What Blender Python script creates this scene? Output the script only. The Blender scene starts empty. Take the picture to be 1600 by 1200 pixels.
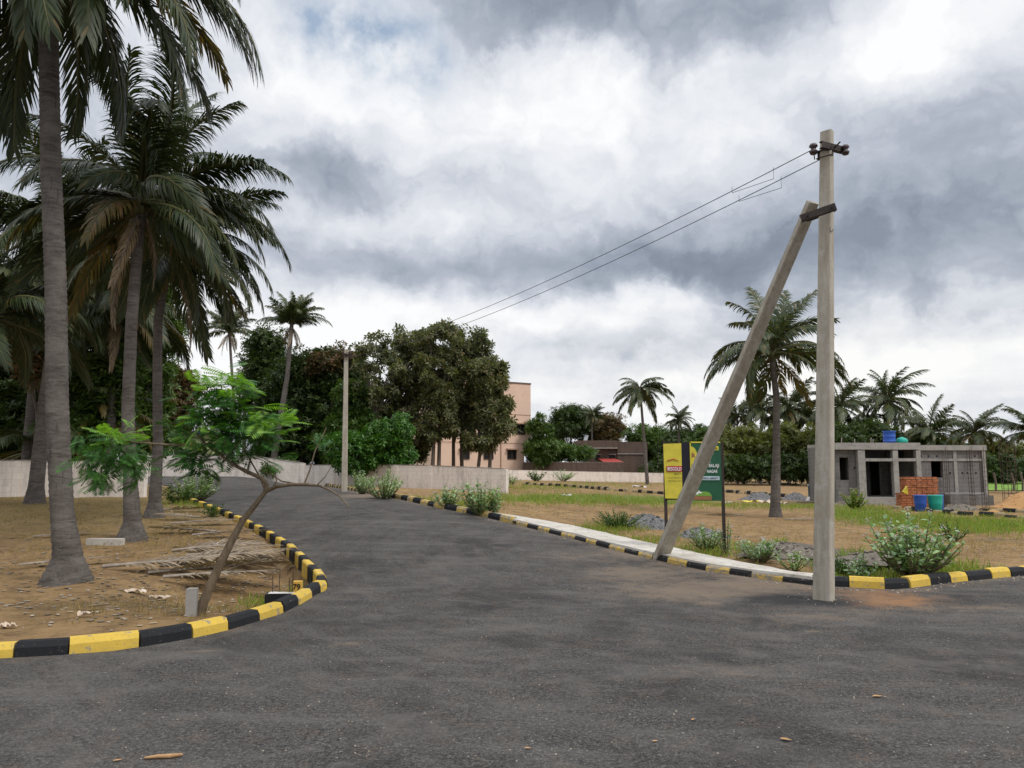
import bpy, math, random
import numpy as np
from mathutils import Vector, Matrix
R = math.radians
rng = np.random.default_rng(7); random.seed(7)
scene = bpy.context.scene
# ---------------------------------------------------------------- camera
F0, HOR, CAMZ = 1200.0, 737.0, 1.6
TH = math.atan((HOR - 600) / F0)
cd = bpy.data.cameras.new("camera"); cam = bpy.data.objects.new("camera", cd)
scene.collection.objects.link(cam); scene.camera = cam
cam.location = (0, 0, CAMZ); cam.rotation_euler = (R(90) + TH, 0, 0)
cd.sensor_width = 36; cd.lens = 27; cd.clip_end = 3000; cd.clip_start = 0.05
# ---------------------------------------------------------------- light
SUN_EL, SUN_AZ = 52.0, 125.0            # degrees; azimuth clockwise from +Y
sl = bpy.data.lights.new("sun", 'SUN'); sl.energy = 1.5; sl.angle = R(12); sl.color = (1, .95, .88)
so = bpy.data.objects.new("sun", sl); scene.collection.objects.link(so)
sd = Vector((math.sin(R(SUN_AZ)) * math.cos(R(SUN_EL)), math.cos(R(SUN_AZ)) * math.cos(R(SUN_EL)), math.sin(R(SUN_EL))))
so.rotation_euler = sd.to_track_quat('Z', 'Y').to_euler(); so.location = (20, -20, 40)
scene.view_settings.view_transform = 'Standard'; scene.view_settings.look = 'None'
scene.view_settings.exposure = 0.3; scene.view_settings.gamma = 1
scene.cycles.use_denoising = True
scene.cycles.max_bounces = 6; scene.cycles.transparent_max_bounces = 8

class NT:
    """small helper round a node tree"""
    def __init__(s, t): s.t = t; s.n = t.nodes; s.l = t.links
    def new(s, ty, **kw):
        n = s.n.new(ty)
        for k, v in kw.items(): setattr(n, k, v)
        return n
    def set(s, sock, v):
        if hasattr(v, 'node'): s.l.new(v, sock)
        elif v is not None: sock.default_value = v
    def math(s, op, a, b=None, c=None, clamp=False):
        n = s.new('ShaderNodeMath', operation=op, use_clamp=clamp)
        s.set(n.inputs[0], a); s.set(n.inputs[1], b); s.set(n.inputs[2], c)
        return n.outputs[0]
    def noise(s, vec, scale, detail=4, rough=.55, dist=0, out=0):
        n = s.new('ShaderNodeTexNoise'); s.set(n.inputs['Vector'], vec)
        n.inputs['Scale'].default_value = scale; n.inputs['Detail'].default_value = detail
        n.inputs['Roughness'].default_value = rough; n.inputs['Distortion'].default_value = dist
        return n.outputs[out]
    def ramp(s, fac, stops):
        n = s.new('ShaderNodeValToRGB'); s.set(n.inputs[0], fac); e = n.color_ramp.elements
        while len(e) < len(stops): e.new(.5)
        for i, (p, c) in enumerate(stops):
            e[i].position = p; e[i].color = (c, c, c, 1) if isinstance(c, (int, float)) else (*c, 1)
        return n.outputs[0]
    def mix(s, f, a, b, mode='MIX'):
        n = s.new('ShaderNodeMix', data_type='RGBA', blend_type=mode)
        s.set(n.inputs[0], f)
        for i, v in ((6, a), (7, b)): s.set(n.inputs[i], (*v, 1) if isinstance(v, tuple) and len(v) == 3 else v)
        return n.outputs[2]

# ---------------------------------------------------------------- sky
W = bpy.data.worlds.new("World"); scene.world = W; W.use_nodes = True
w = NT(W.node_tree); w.n.clear()
sky = w.new('ShaderNodeTexSky', sky_type='NISHITA', sun_disc=False)
sky.sun_elevation = R(SUN_EL); sky.sun_rotation = R(SUN_AZ)
tc = w.new('ShaderNodeTexCoord'); sep = w.new('ShaderNodeSeparateXYZ'); w.l.new(tc.outputs['Generated'], sep.inputs[0])
az = w.math('ARCTAN2', sep.outputs[0], sep.outputs[1]); el = w.math('ARCSINE', sep.outputs[2])
zz = w.math('ADD', w.math('MAXIMUM', sep.outputs[2], 0.0), .16)
uu = w.math('DIVIDE', sep.outputs[0], zz); vv = w.math('DIVIDE', sep.outputs[1], zz)
cmb = w.new('ShaderNodeCombineXYZ'); w.l.new(uu, cmb.inputs[0]); w.l.new(vv, cmb.inputs[1])
cae = w.new('ShaderNodeCombineXYZ'); w.l.new(az, cae.inputs[0]); w.l.new(el, cae.inputs[1])
wn = w.new('ShaderNodeSeparateColor'); w.l.new(w.noise(cae.outputs[0], 6.5, 7, .6, 0, 1), wn.inputs[0])
azw = w.math('MULTIPLY_ADD', w.math('SUBTRACT', wn.outputs[0], .5), .26, az)
elw = w.math('MULTIPLY_ADD', w.math('SUBTRACT', wn.outputs[1], .5), .16, el)
cwp = w.new('ShaderNodeCombineXYZ'); w.l.new(azw, cwp.inputs[0]); w.l.new(w.math('MULTIPLY', elw, 1.5), cwp.inputs[1])
def blob(px, py, sx, sy, amp):
    a0, e0 = math.atan((px - 800) / F0 * .98), (HOR - py) / F0 * .93
    dx = w.math('MULTIPLY', w.math('SUBTRACT', azw, a0), F0 / sx)
    dy = w.math('MULTIPLY', w.math('SUBTRACT', elw, e0), F0 / sy)
    q = w.math('ADD', w.math('MULTIPLY', dx, dx), w.math('MULTIPLY', dy, dy))
    return w.math('MULTIPLY', w.math('EXPONENT', w.math('MULTIPLY', q, -1.0)), amp)
CLOUDS = [(1350, 385, 380, 75, -.36), (1020, 400, 200, 50, -.22), (860, 5, 190, 70, -.42), (1180, 25, 190, 60, -.30),
          (500, 255, 120, 60, -.34), (640, 400, 170, 50, -.22), (950, 535, 190, 40, -.16), (1500, 480, 230, 45, -.22),
          (1480, 230, 180, 70, -.16), (60, 250, 160, 170, -.10), (330, 430, 160, 60, -.16), (720, 270, 150, 60, -.10),
          (540, 120, 110, 80, .24), (900, 130, 180, 70, .14), (1260, 610, 420, 60, .20), (800, 480, 200, 35, .18),
          (1010, 450, 110, 28, .20), (400, 560, 300, 90, .20), (650, 330, 90, 40, .10), (1380, 110, 140, 70, .12), (1560, 90, 90, 90, .16)]
acc = w.math('MULTIPLY_ADD', w.noise(cmb.outputs[0], 1.0, 7, .55, .2), .66, .43)
for s_, k_b in ((5.0, .30), (12, .15), (27, .06)):      # billowing edges
    bn = w.math('ABSOLUTE', w.math('SUBTRACT', w.noise(cwp.outputs[0], s_, 3, .5), .5))
    acc = w.math('ADD', acc, w.math('MULTIPLY', w.math('SUBTRACT', bn, .10), k_b * 2))
for b in CLOUDS: acc = w.math('ADD', acc, blob(*b))
cl = w.ramp(acc, [(.05, (.12, .145, .185)), (.30, (.215, .25, .31)), (.50, (.38, .415, .48)), (.66, (.585, .61, .66)), (.88, (.80, .805, .815))])
gap = w.math('ADD', w.math('ADD', blob(590, 50, 75, 60, 1.5), blob(470, 10, 70, 45, 1.0)), blob(1130, 640, 260, 22, .0))
gap = w.math('MULTIPLY', gap, w.math('MULTIPLY_ADD', w.noise(cae.outputs[0], 16, 6, .6), 2.2, -.6, clamp=True), clamp=True)
warm = blob(1250, 590, 500, 90, .5)
cl = w.mix(warm, cl, w.mix(1.0, cl, (1.0, .985, .93), 'MULTIPLY'))
hi = w.math('MULTIPLY_ADD', w.math('SUBTRACT', el, .66), 2.6, 1.0); hi = w.math('MAXIMUM', hi, 1.0)   # sky above the view boosted, added to light the ground more
skc = w.mix(1.0, sky.outputs[0], (.10, .10, .10), 'MULTIPLY')
blue = w.mix(.35, skc, (.50, .64, .78))
fin = w.mix(w.math('MULTIPLY', gap, .9, clamp=True), cl, blue)
bg = w.new('ShaderNodeBackground'); w.l.new(fin, bg.inputs[0]); w.l.new(hi, bg.inputs[1])
wo = w.new('ShaderNodeOutputWorld'); w.l.new(bg.outputs[0], wo.inputs[0])

# ---------------------------------------------------------------- terrain and placing
def sst(a, b, x):
    t = np.clip((np.asarray(x, float) - a) / (b - a), 0, 1); return t * t * (3 - 2 * t)
def H(x, y):
    x = np.asarray(x, float); y = np.asarray(y, float); s = x / np.maximum(y, 4)
    h = .8 * sst(9, 27, y) * (1 - sst(-.2, .33, s))
    return h + .52 * sst(33, 46, y) * (1 - sst(-.36, -.26, s))
CT, ST = math.cos(TH), math.sin(TH)
def ray(px, py):
    dx, dy = (px - 800) / F0, (600 - py) / F0
    return np.array([dx, CT - dy * ST, ST + dy * CT])
def P(px, py, Y):
    d = ray(px, py); return Vector((np.array([0, 0, CAMZ]) + d * (Y / d[1])).tolist())
def at(px, py, dz=0.0):
    d = ray(px, py); t0 = 1.0
    f = lambda t: CAMZ + d[2] * t - float(H(d[0] * t, d[1] * t)) - dz
    t = 1.0
    while t < 400 and f(t) > 0: t0 = t; t *= 1.03
    a, b = t0, t
    for _ in range(30):
        m = (a + b) / 2
        if f(m) > 0: a = m
        else: b = m
    return Vector((d[0] * a, d[1] * a, CAMZ + d[2] * a))
def gz(x, y): return float(H(x, y))

# ---------------------------------------------------------------- materials
def attr_bump(t, bsdf, height, strength, dist=.02):
    b = t.new('ShaderNodeBump'); b.inputs['Strength'].default_value = strength; b.inputs['Distance'].default_value = dist
    t.l.new(height, b.inputs['Height']); t.l.new(b.outputs[0], bsdf.inputs['Normal'])
def base(name, rough=.8, spec=.3):
    m = bpy.data.materials.new(name); m.use_nodes = True; t = NT(m.node_tree)
    b = t.n['Principled BSDF']; b.inputs['Roughness'].default_value = rough; b.inputs['Specular IOR Level'].default_value = spec
    co = t.new('ShaderNodeTexCoord'); return m, t, b, co.outputs['Object']
def noisy(name, c1, c2, scale=3, rough=.8, bump=.3, bscale=40, c3=None, stretch=None, spec=.3, metal=0, lo=.35, hi=.65, bdist=.01):
    m, t, b, v = base(name, rough, spec); b.inputs['Metallic'].default_value = metal
    if stretch:
        mp = t.new('ShaderNodeMapping'); mp.inputs['Scale'].default_value = stretch; t.l.new(v, mp.inputs[0]); v = mp.outputs[0]
    c = t.mix(t.ramp(t.noise(v, scale, 6, .6), [(lo, 0.0), (hi, 1.0)]), c1, c2)
    if c3: c = t.mix(t.ramp(t.noise(v, scale * 3.7, 5, .65), [(.55, 0.0), (.72, 1.0)]), c, c3)
    t.l.new(c, b.inputs['Base Color'])
    if bump: attr_bump(t, b, t.noise(v, bscale, 4, .6), bump, bdist)
    return m
def leafy(name, dark, light, transl=.25, rough=.5, extra=None, ef=.0):
    """foliage: every leaf its own shade"""
    m, t, b, v = base(name, rough, .35)
    g = t.new('ShaderNodeNewGeometry'); r = g.outputs['Random Per Island']
    c = t.mix(r, dark, light)
    c = t.mix(t.ramp(t.noise(v, .9, 3, .6), [(.35, 0.0), (.7, .6)]), c, t.mix(1.0, c, (1.7, 1.5, 1.0), 'MULTIPLY'))
    if extra: c = t.mix(t.math('GREATER_THAN', t.math('FRACT', t.math('MULTIPLY', r, 17.3)), 1 - ef), c, extra)
    oi = t.new('ShaderNodeObjectInfo')
    c = t.mix(t.math('MULTIPLY', oi.outputs['Random'], .35), c, t.mix(1.0, c, (1.35, 1.1, .75), 'MULTIPLY'))
    t.l.new(c, b.inputs['Base Color'])
    tr = t.new('ShaderNodeBsdfTranslucent'); t.l.new(t.mix(1.0, c, (1.4, 1.5, .6), 'MULTIPLY'), tr.inputs[0])
    mx = t.new('ShaderNodeMixShader'); mx.inputs[0].default_value = transl
    t.l.new(b.outputs[0], mx.inputs[1]); t.l.new(tr.outputs[0], mx.inputs[2]); t.l.new(mx.outputs[0], t.n['Material Output'].inputs[0])
    return m
def plain(name, c, rough=.6, spec=.3, metal=0): return noisy(name, c, tuple(x * .82 for x in c), 6, rough, .1, 60, spec=spec, metal=metal)

M = {}
def mk_asphalt():
    m, t, b, v = base('asphalt', .95, .08)
    fine = t.noise(v, 58, 5, .85); mid = t.noise(v, 30, 5, .7); big = t.noise(v, .55, 7, .68, .5)
    vo = t.new('ShaderNodeTexVoronoi'); vo.inputs['Scale'].default_value = 125; t.l.new(v, vo.inputs['Vector'])
    stone = t.math('FRACT', t.math('MULTIPLY', vo.outputs['Color'], 1.0))
    sv = t.new('ShaderNodeSeparateColor'); t.l.new(vo.outputs['Color'], sv.inputs[0])
    c = t.mix(t.ramp(fine, [(.36, 0.0), (.66, 1.0)]), (.014, .0135, .013), (.165, .156, .146))
    c = t.mix(t.ramp(sv.outputs[0], [(.78, 0.0), (.97, .75)]), c, (.235, .225, .21))
    c = t.mix(t.ramp(mid, [(.44, 0.0), (.62, .75)]), c, (.022, .021, .022))
    mp = t.new('ShaderNodeMapping'); mp.inputs['Scale'].default_value = (.55, 2.2, 1); mp.inputs['Rotation'].default_value = (0, 0, R(-24)); t.l.new(v, mp.inputs[0])
    c = t.mix(t.ramp(t.noise(mp.outputs[0], 1.0, 7, .68, .6), [(.50, 0.0), (.72, .55)]), c, (.17, .16, .15))
    c = t.mix(t.ramp(big, [(.36, .60), (.52, 0.0)]), c, (.030, .028, .029))
    c = t.mix(t.ramp(t.noise(v, 1.9, 8, .72, .8), [(.50, 0.0), (.70, .6)]), c, (.155, .142, .13))
    sx = t.new('ShaderNodeSeparateXYZ'); t.l.new(v, sx.inputs[0])          # tyre sweeps round the corner
    tx, ty = t.math('SUBTRACT', sx.outputs[0], 7.0), t.math('SUBTRACT', sx.outputs[1], 15.5)
    cr = t.new('ShaderNodeCombineXYZ'); t.l.new(t.math('MULTIPLY', t.math('SQRT', t.math('ADD', t.math('MULTIPLY', tx, tx), t.math('MULTIPLY', ty, ty))), 2.4), cr.inputs[0])
    t.l.new(t.math('MULTIPLY', t.math('ARCTAN2', ty, tx), 1.6), cr.inputs[1])
    c = t.mix(t.ramp(t.noise(cr.outputs[0], 1.0, 8, .7, .5), [(.46, 0.0), (.78, .42)]), c, (.155, .146, .137))
    c = t.mix(t.ramp(t.noise(cr.outputs[0], 2.3, 8, .75, .4), [(.52, 0.0), (.80, .42)]), c, (.030, .028, .028))
    at_ = t.new('ShaderNodeAttribute', attribute_name='dust'); sp = t.new('ShaderNodeSeparateColor'); t.l.new(at_.outputs['Color'], sp.inputs[0])
    grit = t.math('ADD', t.math('MULTIPLY_ADD', t.noise(v, 48, 5, .8), 3.4, -1.75), t.math('MULTIPLY_ADD', t.noise(v, 3.6, 9, .75, .5), 3.2, -1.65))
    def amt(o, k): return t.ramp(t.math('ADD', t.math('MULTIPLY', o, k), t.math('SUBTRACT', grit, .28)), [(0, 0.0), (.8, .85)])
    c = t.mix(amt(sp.outputs[0], 1.25), c, (.21, .165, .125))
    c = t.mix(amt(sp.outputs[1], 1.25), c, (.30, .165, .085))
    c = t.mix(amt(sp.outputs[2], 1.25), c, (.030, .031, .034))
    t.l.new(c, b.inputs['Base Color'])
    hsum = t.math('ADD', t.math('MULTIPLY', fine, .7), t.math('MULTIPLY', vo.outputs['Distance'], -.9))
    attr_bump(t, b, hsum, .75, .012); return m
def mk_soil():
    m, t, b, v = base('soil', .95, .1)
    big = t.noise(v, .35, 6, .6, .5); mid = t.noise(v, 2.6, 9, .75, .5); fine = t.noise(v, 22, 5, .75)
    c = t.mix(t.ramp(big, [(.3, 0.0), (.7, 1.0)]), (.225, .140, .064), (.33, .220, .108))
    c = t.mix(t.ramp(mid, [(.44, 0.0), (.62, .85)]), c, (.125, .078, .042))
    c = t.mix(t.ramp(fine, [(.5, 0.0), (.75, .6)]), c, (.36, .265, .165))
    c = t.mix(t.ramp(t.noise(v, 60, 3, .7), [(.60, 0.0), (.72, .55)]), c, (.09, .06, .04))
    a = t.new('ShaderNodeAttribute', attribute_name='cover'); sp = t.new('ShaderNodeSeparateColor'); t.l.new(a.outputs['Color'], sp.inputs[0])
    gr = t.noise(v, 3.1, 7, .7)
    def amt(o, k, w_=.35, mx=.85): return t.ramp(t.math('ADD', t.math('MULTIPLY', o, k), t.math('SUBTRACT', gr, 1.0)), [(0, 0.0), (w_, mx)])
    c = t.mix(amt(sp.outputs[0], 1.15), c, (.105, .155, .035))      # short green growth
    c = t.mix(amt(sp.outputs[1], 1.2, .3, .9), c, (.115, .105, .095))  # grey rubble soil
    c = t.mix(amt(sp.outputs[2], 1.1, .5, .7), c, (.19, .155, .062))  # dry yellowed growth
    t.l.new(c, b.inputs['Base Color'])
    attr_bump(t, b, t.math('ADD', t.math('MULTIPLY', mid, 1.2), t.math('MULTIPLY', fine, .5)), .9, .05); return m
def mk_paint(name, c, chip=.62):
    m, t, b, v = base(name, .75, .18)
    n = t.noise(v, 9, 8, .75)
    cc = t.mix(t.ramp(t.noise(v, 3.5, 5, .6), [(.35, 0.0), (.7, .45)]), c, tuple(x * .62 + .02 for x in c))
    cc = t.mix(t.ramp(n, [(chip, 0.0), (chip + .035, .95)]), cc, (.27, .24, .20))
    cc = t.mix(t.ramp(t.noise(v, 30, 4, .7), [(.58, 0.0), (.75, .5)]), cc, (.10, .085, .06))
    t.l.new(cc, b.inputs['Base Color']); attr_bump(t, b, t.noise(v, 35, 5, .7), .5, .012); return m
def mk_brick(name, c1, c2, mortar, bw, bh, ms, stain=(.10, .09, .08), amount=.5, bump=.5):
    """coursed masonry on upright faces: the height runs up the courses, x or y along them"""
    m, t, b, v = base(name, .9, .15)
    sp = t.new('ShaderNodeSeparateXYZ'); t.l.new(v, sp.inputs[0]); cb = t.new('ShaderNodeCombineXYZ')
    t.l.new(t.math('ADD', sp.outputs[0], sp.outputs[1]), cb.inputs[0]); t.l.new(sp.outputs[2], cb.inputs[1])
    br = t.new('ShaderNodeTexBrick'); t.l.new(cb.outputs[0], br.inputs[0]); br.inputs['Scale'].default_value = 1
    br.inputs['Brick Width'].default_value = bw; br.inputs['Row Height'].default_value = bh; br.inputs['Mortar Size'].default_value = ms
    br.inputs['Color1'].default_value = (*c1, 1); br.inputs['Color2'].default_value = (*c2, 1); br.inputs['Mortar'].default_value = (*mortar, 1)
    st = t.new('ShaderNodeMapping'); st.inputs['Scale'].default_value = (1, 1, .25); t.l.new(v, st.inputs[0])
    c = t.mix(t.ramp(t.noise(st.outputs[0], 2.4, 7, .68), [(.48, 0.0), (.72, amount)]), br.outputs[0], stain)
    c = t.mix(t.ramp(t.noise(v, 7, 6, .65), [(.5, 0.0), (.75, .35)]), c, tuple(min(1, x * 1.5) for x in c1))
    t.l.new(c, b.inputs['Base Color'])
    attr_bump(t, b, t.math('ADD', t.math('MULTIPLY', br.outputs['Fac'], -.6), t.math('MULTIPLY', t.noise(v, 25, 5, .7), .5)), bump, .01); return m
def mk_bark():
    m, t, b, v = base('palm_bark', .92, .15)
    mp = t.new('ShaderNodeMapping'); mp.inputs['Scale'].default_value = (1.6, 1.6, 7); t.l.new(v, mp.inputs[0])
    ring = t.noise(mp.outputs[0], 2.2, 8, .72, .9); pat = t.noise(v, 2.2, 6, .65)
    mv = t.new('ShaderNodeMapping'); mv.inputs['Scale'].default_value = (9, 9, 1); t.l.new(v, mv.inputs[0])
    ver = t.noise(mv.outputs[0], 2.2, 4, .6)
    c = t.mix(t.ramp(ring, [(.34, 0.0), (.62, 1.0)]), (.055, .047, .042), (.145, .128, .115))
    c = t.mix(t.ramp(pat, [(.45, 0.0), (.7, .55)]), c, (.19, .172, .155))
    c = t.mix(t.ramp(ver, [(.60, 0.0), (.70, .55)]), c, (.03, .026, .022))
    t.l.new(c, b.inputs['Base Color'])
    attr_bump(t, b, t.math('ADD', t.math('MULTIPLY', ring, 1.0), t.math('MULTIPLY', ver, .6)), .8, .025); return m
def mk_pole():
    m, t, b, v = base('pole_concrete', .85, .2)
    mp = t.new('ShaderNodeMapping'); mp.inputs['Scale'].default_value = (6, 6, .8); t.l.new(v, mp.inputs[0])
    c = t.mix(t.ramp(t.noise(mp.outputs[0], 1.6, 7, .65), [(.35, 0.0), (.68, 1.0)]), (.30, .262, .205), (.47, .43, .36))
    c = t.mix(t.ramp(t.noise(v, 6, 6, .7), [(.5, 0.0), (.7, .5)]), c, (.54, .52, .48))
    c = t.mix(t.ramp(t.noise(v, 55, 3, .7), [(.62, 0.0), (.7, .6)]), c, (.10, .09, .08))
    t.l.new(c, b.inputs['Base Color']); attr_bump(t, b, t.noise(v, 45, 5, .7), .5, .008); return m
M['asphalt'] = mk_asphalt(); M['soil'] = mk_soil(); M['palm_bark'] = mk_bark(); M['pole'] = mk_pole()
M['yellow'] = mk_paint('yellow_paint', (.64, .44, .075), .565); M['wornyellow'] = mk_paint('worn_yellow_paint', (.58, .40, .10), .50); M['wornblack'] = mk_paint('worn_black_paint', (.020, .020, .022), .60)
M['faded'] = mk_paint('faded_yellow_paint', (.40, .30, .14), .50); M['black'] = mk_paint('black_paint', (.014, .015, .018), .63)
M['slab'] = noisy('pavement_concrete', (.40, .37, .32), (.54, .51, .46), 2.5, .9, .5, 50, (.22, .19, .15))
M['wall'] = mk_brick('painted_block_wall', (.74, .665, .60), (.78, .705, .64), (.66, .59, .53), .40, .20, .008, (.20, .175, .155), .5)
M['coping'] = noisy('wall_coping', (.36, .32, .28), (.20, .18, .16), 5, .9, .4)
M['greyblock'] = mk_brick('grey_block', (.155, .147, .142), (.18, .172, .165), (.20, .192, .185), .40, .20, .02, (.055, .052, .052), .85)
M['concrete'] = noisy('raw_concrete', (.26, .25, .235), (.35, .335, .31), 2.2, .9, .4, 40, (.16, .15, .14))
M['redbrick'] = mk_brick('red_brick', (.48, .185, .085), (.40, .14, .065), (.17, .07, .04), .24, .085, .012, (.16, .07, .05), .4)
M['oldbrick'] = mk_brick('old_brick', (.125, .080, .064), (.10, .068, .056), (.13, .11, .095), .5, .2, .03, (.045, .038, .034), .7)
M['oldplaster'] = noisy('old_plaster', (.19, .155, .12), (.11, .09, .075), 1.2, .9, .3, 20)
M['pink'] = noisy('pink_render', (.66, .475, .375), (.62, .445, .35), .4, .85, .15, 12, (.58, .41, .32))
M['pinktrim'] = plain('pink_trim', (.42, .27, .20)); M['dark'] = plain('dark_opening', (.012, .012, .014), .4)
M['rooftrim'] = plain('brown_roof_edge', (.13, .09, .075)); M['lime'] = noisy('lime_render', (.40, .46, .24), (.34, .40, .20), .8, .85, .1)
M['navy'] = plain('navy_paint', (.04, .045, .12)); M['white'] = plain('white_paint', (.62, .60, .58)); M['tin'] = plain('grey_sheet', (.30, .31, .33), .5)
M['redtin'] = plain('red_roof_sheet', (.40, .07, .06), .5); M['steel'] = noisy('rusty_steel', (.018, .014, .013), (.045, .028, .022), 14, .7, .4, 60, spec=.4)
M['rebar'] = noisy('rebar_steel', (.045, .035, .03), (.09, .055, .04), 12, .75, .2)
M['insul'] = plain('insulator_glaze', (.05, .03, .03), .25, .5); M['wire'] = plain('wire_metal', (.06, .06, .065), .5)
M['bluep'] = plain('blue_plastic', (.03, .10, .42), .4); M['greenp'] = plain('green_plastic', (.02, .36, .27), .4); M['bluepipe'] = plain('blue_pipe_paint', (.06, .17, .33), .5)
M['gravel'] = noisy('grey_gravel', (.07, .07, .075), (.22, .215, .215), 14, .95, 1.0, 30, (.30, .29, .28), bdist=.06)
M['sand'] = noisy('orange_sand', (.42, .24, .10), (.34, .19, .08), 3, .95, .5, 25)
M['rubble'] = noisy('rubble_soil', (.13, .11, .092), (.21, .185, .155), 8, .95, 1.0, 25, (.28, .25, .21), bdist=.05)
M['bark'] = noisy('tree_bark', (.09, .07, .055), (.17, .14, .115), 6, .9, .7, 30, stretch=(5, 5, 1))
M['limb'] = noisy('sapling_bark', (.19, .145, .095), (.11, .08, .052), 9, .85, .7, 60, (.26, .21, .15), stretch=(2, 2, .7))
M['drywood'] = noisy('dry_frond', (.20, .165, .135), (.33, .285, .235), 7, .9, .3)
M['stone'] = noisy('loose_stone', (.26, .215, .165), (.42, .37, .31), 9, .9, .4, 30)
M['palm'] = leafy('palm_leaflet', (.017, .031, .015), (.044, .063, .022), .13, .45, (.12, .09, .03), .03)
M['palmfar'] = leafy('palm_leaflet_far', (.022, .038, .018), (.055, .080, .028), .25, .42, (.17, .13, .04), .07)
M['palmold'] = leafy('palm_leaflet_yellowing', (.045, .048, .016), (.12, .10, .03), .25, .5, (.14, .09, .035), .3)
M['rachis'] = noisy('frond_rib', (.06, .07, .025), (.10, .095, .038), 5, .6, 0)
M['dryleaf'] = leafy('dry_leaflet', (.125, .10, .078), (.30, .26, .215), .1, .8)
M['darkleaf'] = leafy('dark_foliage', (.015, .032, .011), (.055, .095, .028), .24)
M['midleaf'] = leafy('mid_foliage', (.026, .058, .014), (.085, .15, .033), .25)
M['mango'] = leafy('mango_foliage', (.018, .065, .010), (.070, .17, .024), .25, .4)
M['teak'] = leafy('teak_foliage', (.036, .050, .023), (.125, .148, .075), .32, .6, (.15, .125, .08), .10)
M['brownleaf'] = leafy('brownish_foliage', (.035, .038, .018), (.11, .085, .04), .22, .6, (.17, .09, .05), .15)
M['olive'] = leafy('olive_foliage', (.055, .072, .022), (.155, .175, .06), .28)
M['calo'] = leafy('milkweed_leaf', (.10, .19, .095), (.26, .40, .23), .2, .55, (.36, .43, .30), .04)
M['delonix'] = leafy('feathery_leaf', (.012, .050, .012), (.050, .155, .026), .28, .5)
M['delonixnew'] = leafy('fresh_feathery_leaf', (.07, .19, .025), (.17, .34, .05), .35, .5)
M['bloom'] = plain('pale_flower', (.48, .43, .42)); M['grass'] = leafy('grass_blade', (.085, .15, .022), (.20, .30, .045), .3, .6, (.30, .24, .09), .2)
M['drygrass'] = leafy('dry_grass_blade', (.16, .13, .05), (.30, .25, .12), .2, .8)
M['field'] = noisy('paddy_green', (.13, .235, .03), (.165, .28, .04), .5, .9, .3, 6)
M['signyellow'] = plain('sign_yellow', (.62, .53, .06), .5); M['signgreen'] = plain('sign_green', (.018, .095, .048), .5)
M['signred'] = plain('sign_red', (.45, .025, .045), .5); M['signblack'] = plain('sign_black', (.010, .010, .020), .5); M['signwhite'] = plain('sign_white', (.72, .74, .74), .5)
M['signmid'] = plain('sign_grass_green', (.16, .33, .05), .5); M['signbrown'] = plain('sign_brown', (.28, .13, .06), .6); M['signpale'] = plain('sign_pale_blue', (.50, .62, .68), .5)
M['orangefl'] = plain('orange_petal', (.60, .17, .05)); M['oranged'] = noisy('faded_yellow_paint', (.55, .30, .03), (.62, .42, .10), 9, .7, .3)

# ---------------------------------------------------------------- mesh helpers
def mesh_np(name, V, F, mats, midx=None, smooth=False):
    """V (n,3) array, F list of arrays each (k, corners)"""
    me = bpy.data.meshes.new(name); V = np.asarray(V, np.float32)
    fs = F if isinstance(F, list) else [F]
    loops = np.concatenate([f.ravel() for f in fs]); tot = np.concatenate([np.full(len(f), f.shape[1]) for f in fs])
    me.vertices.add(len(V)); me.vertices.foreach_set('co', V.ravel())
    me.loops.add(len(loops)); me.loops.foreach_set('vertex_index', loops.astype(np.int32))
    me.polygons.add(len(tot)); me.polygons.foreach_set('loop_start', (np.cumsum(tot) - tot).astype(np.int32))
    try: me.polygons.foreach_set('loop_total', tot.astype(np.int32))
    except Exception: pass
    if midx is not None: me.polygons.foreach_set('material_index', np.asarray(midx, np.int32))
    if smooth: me.polygons.foreach_set('use_smooth', np.ones(len(tot), bool))
    for m in mats: me.materials.append(m)
    me.update(calc_edges=True); me.validate(); return me
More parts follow.
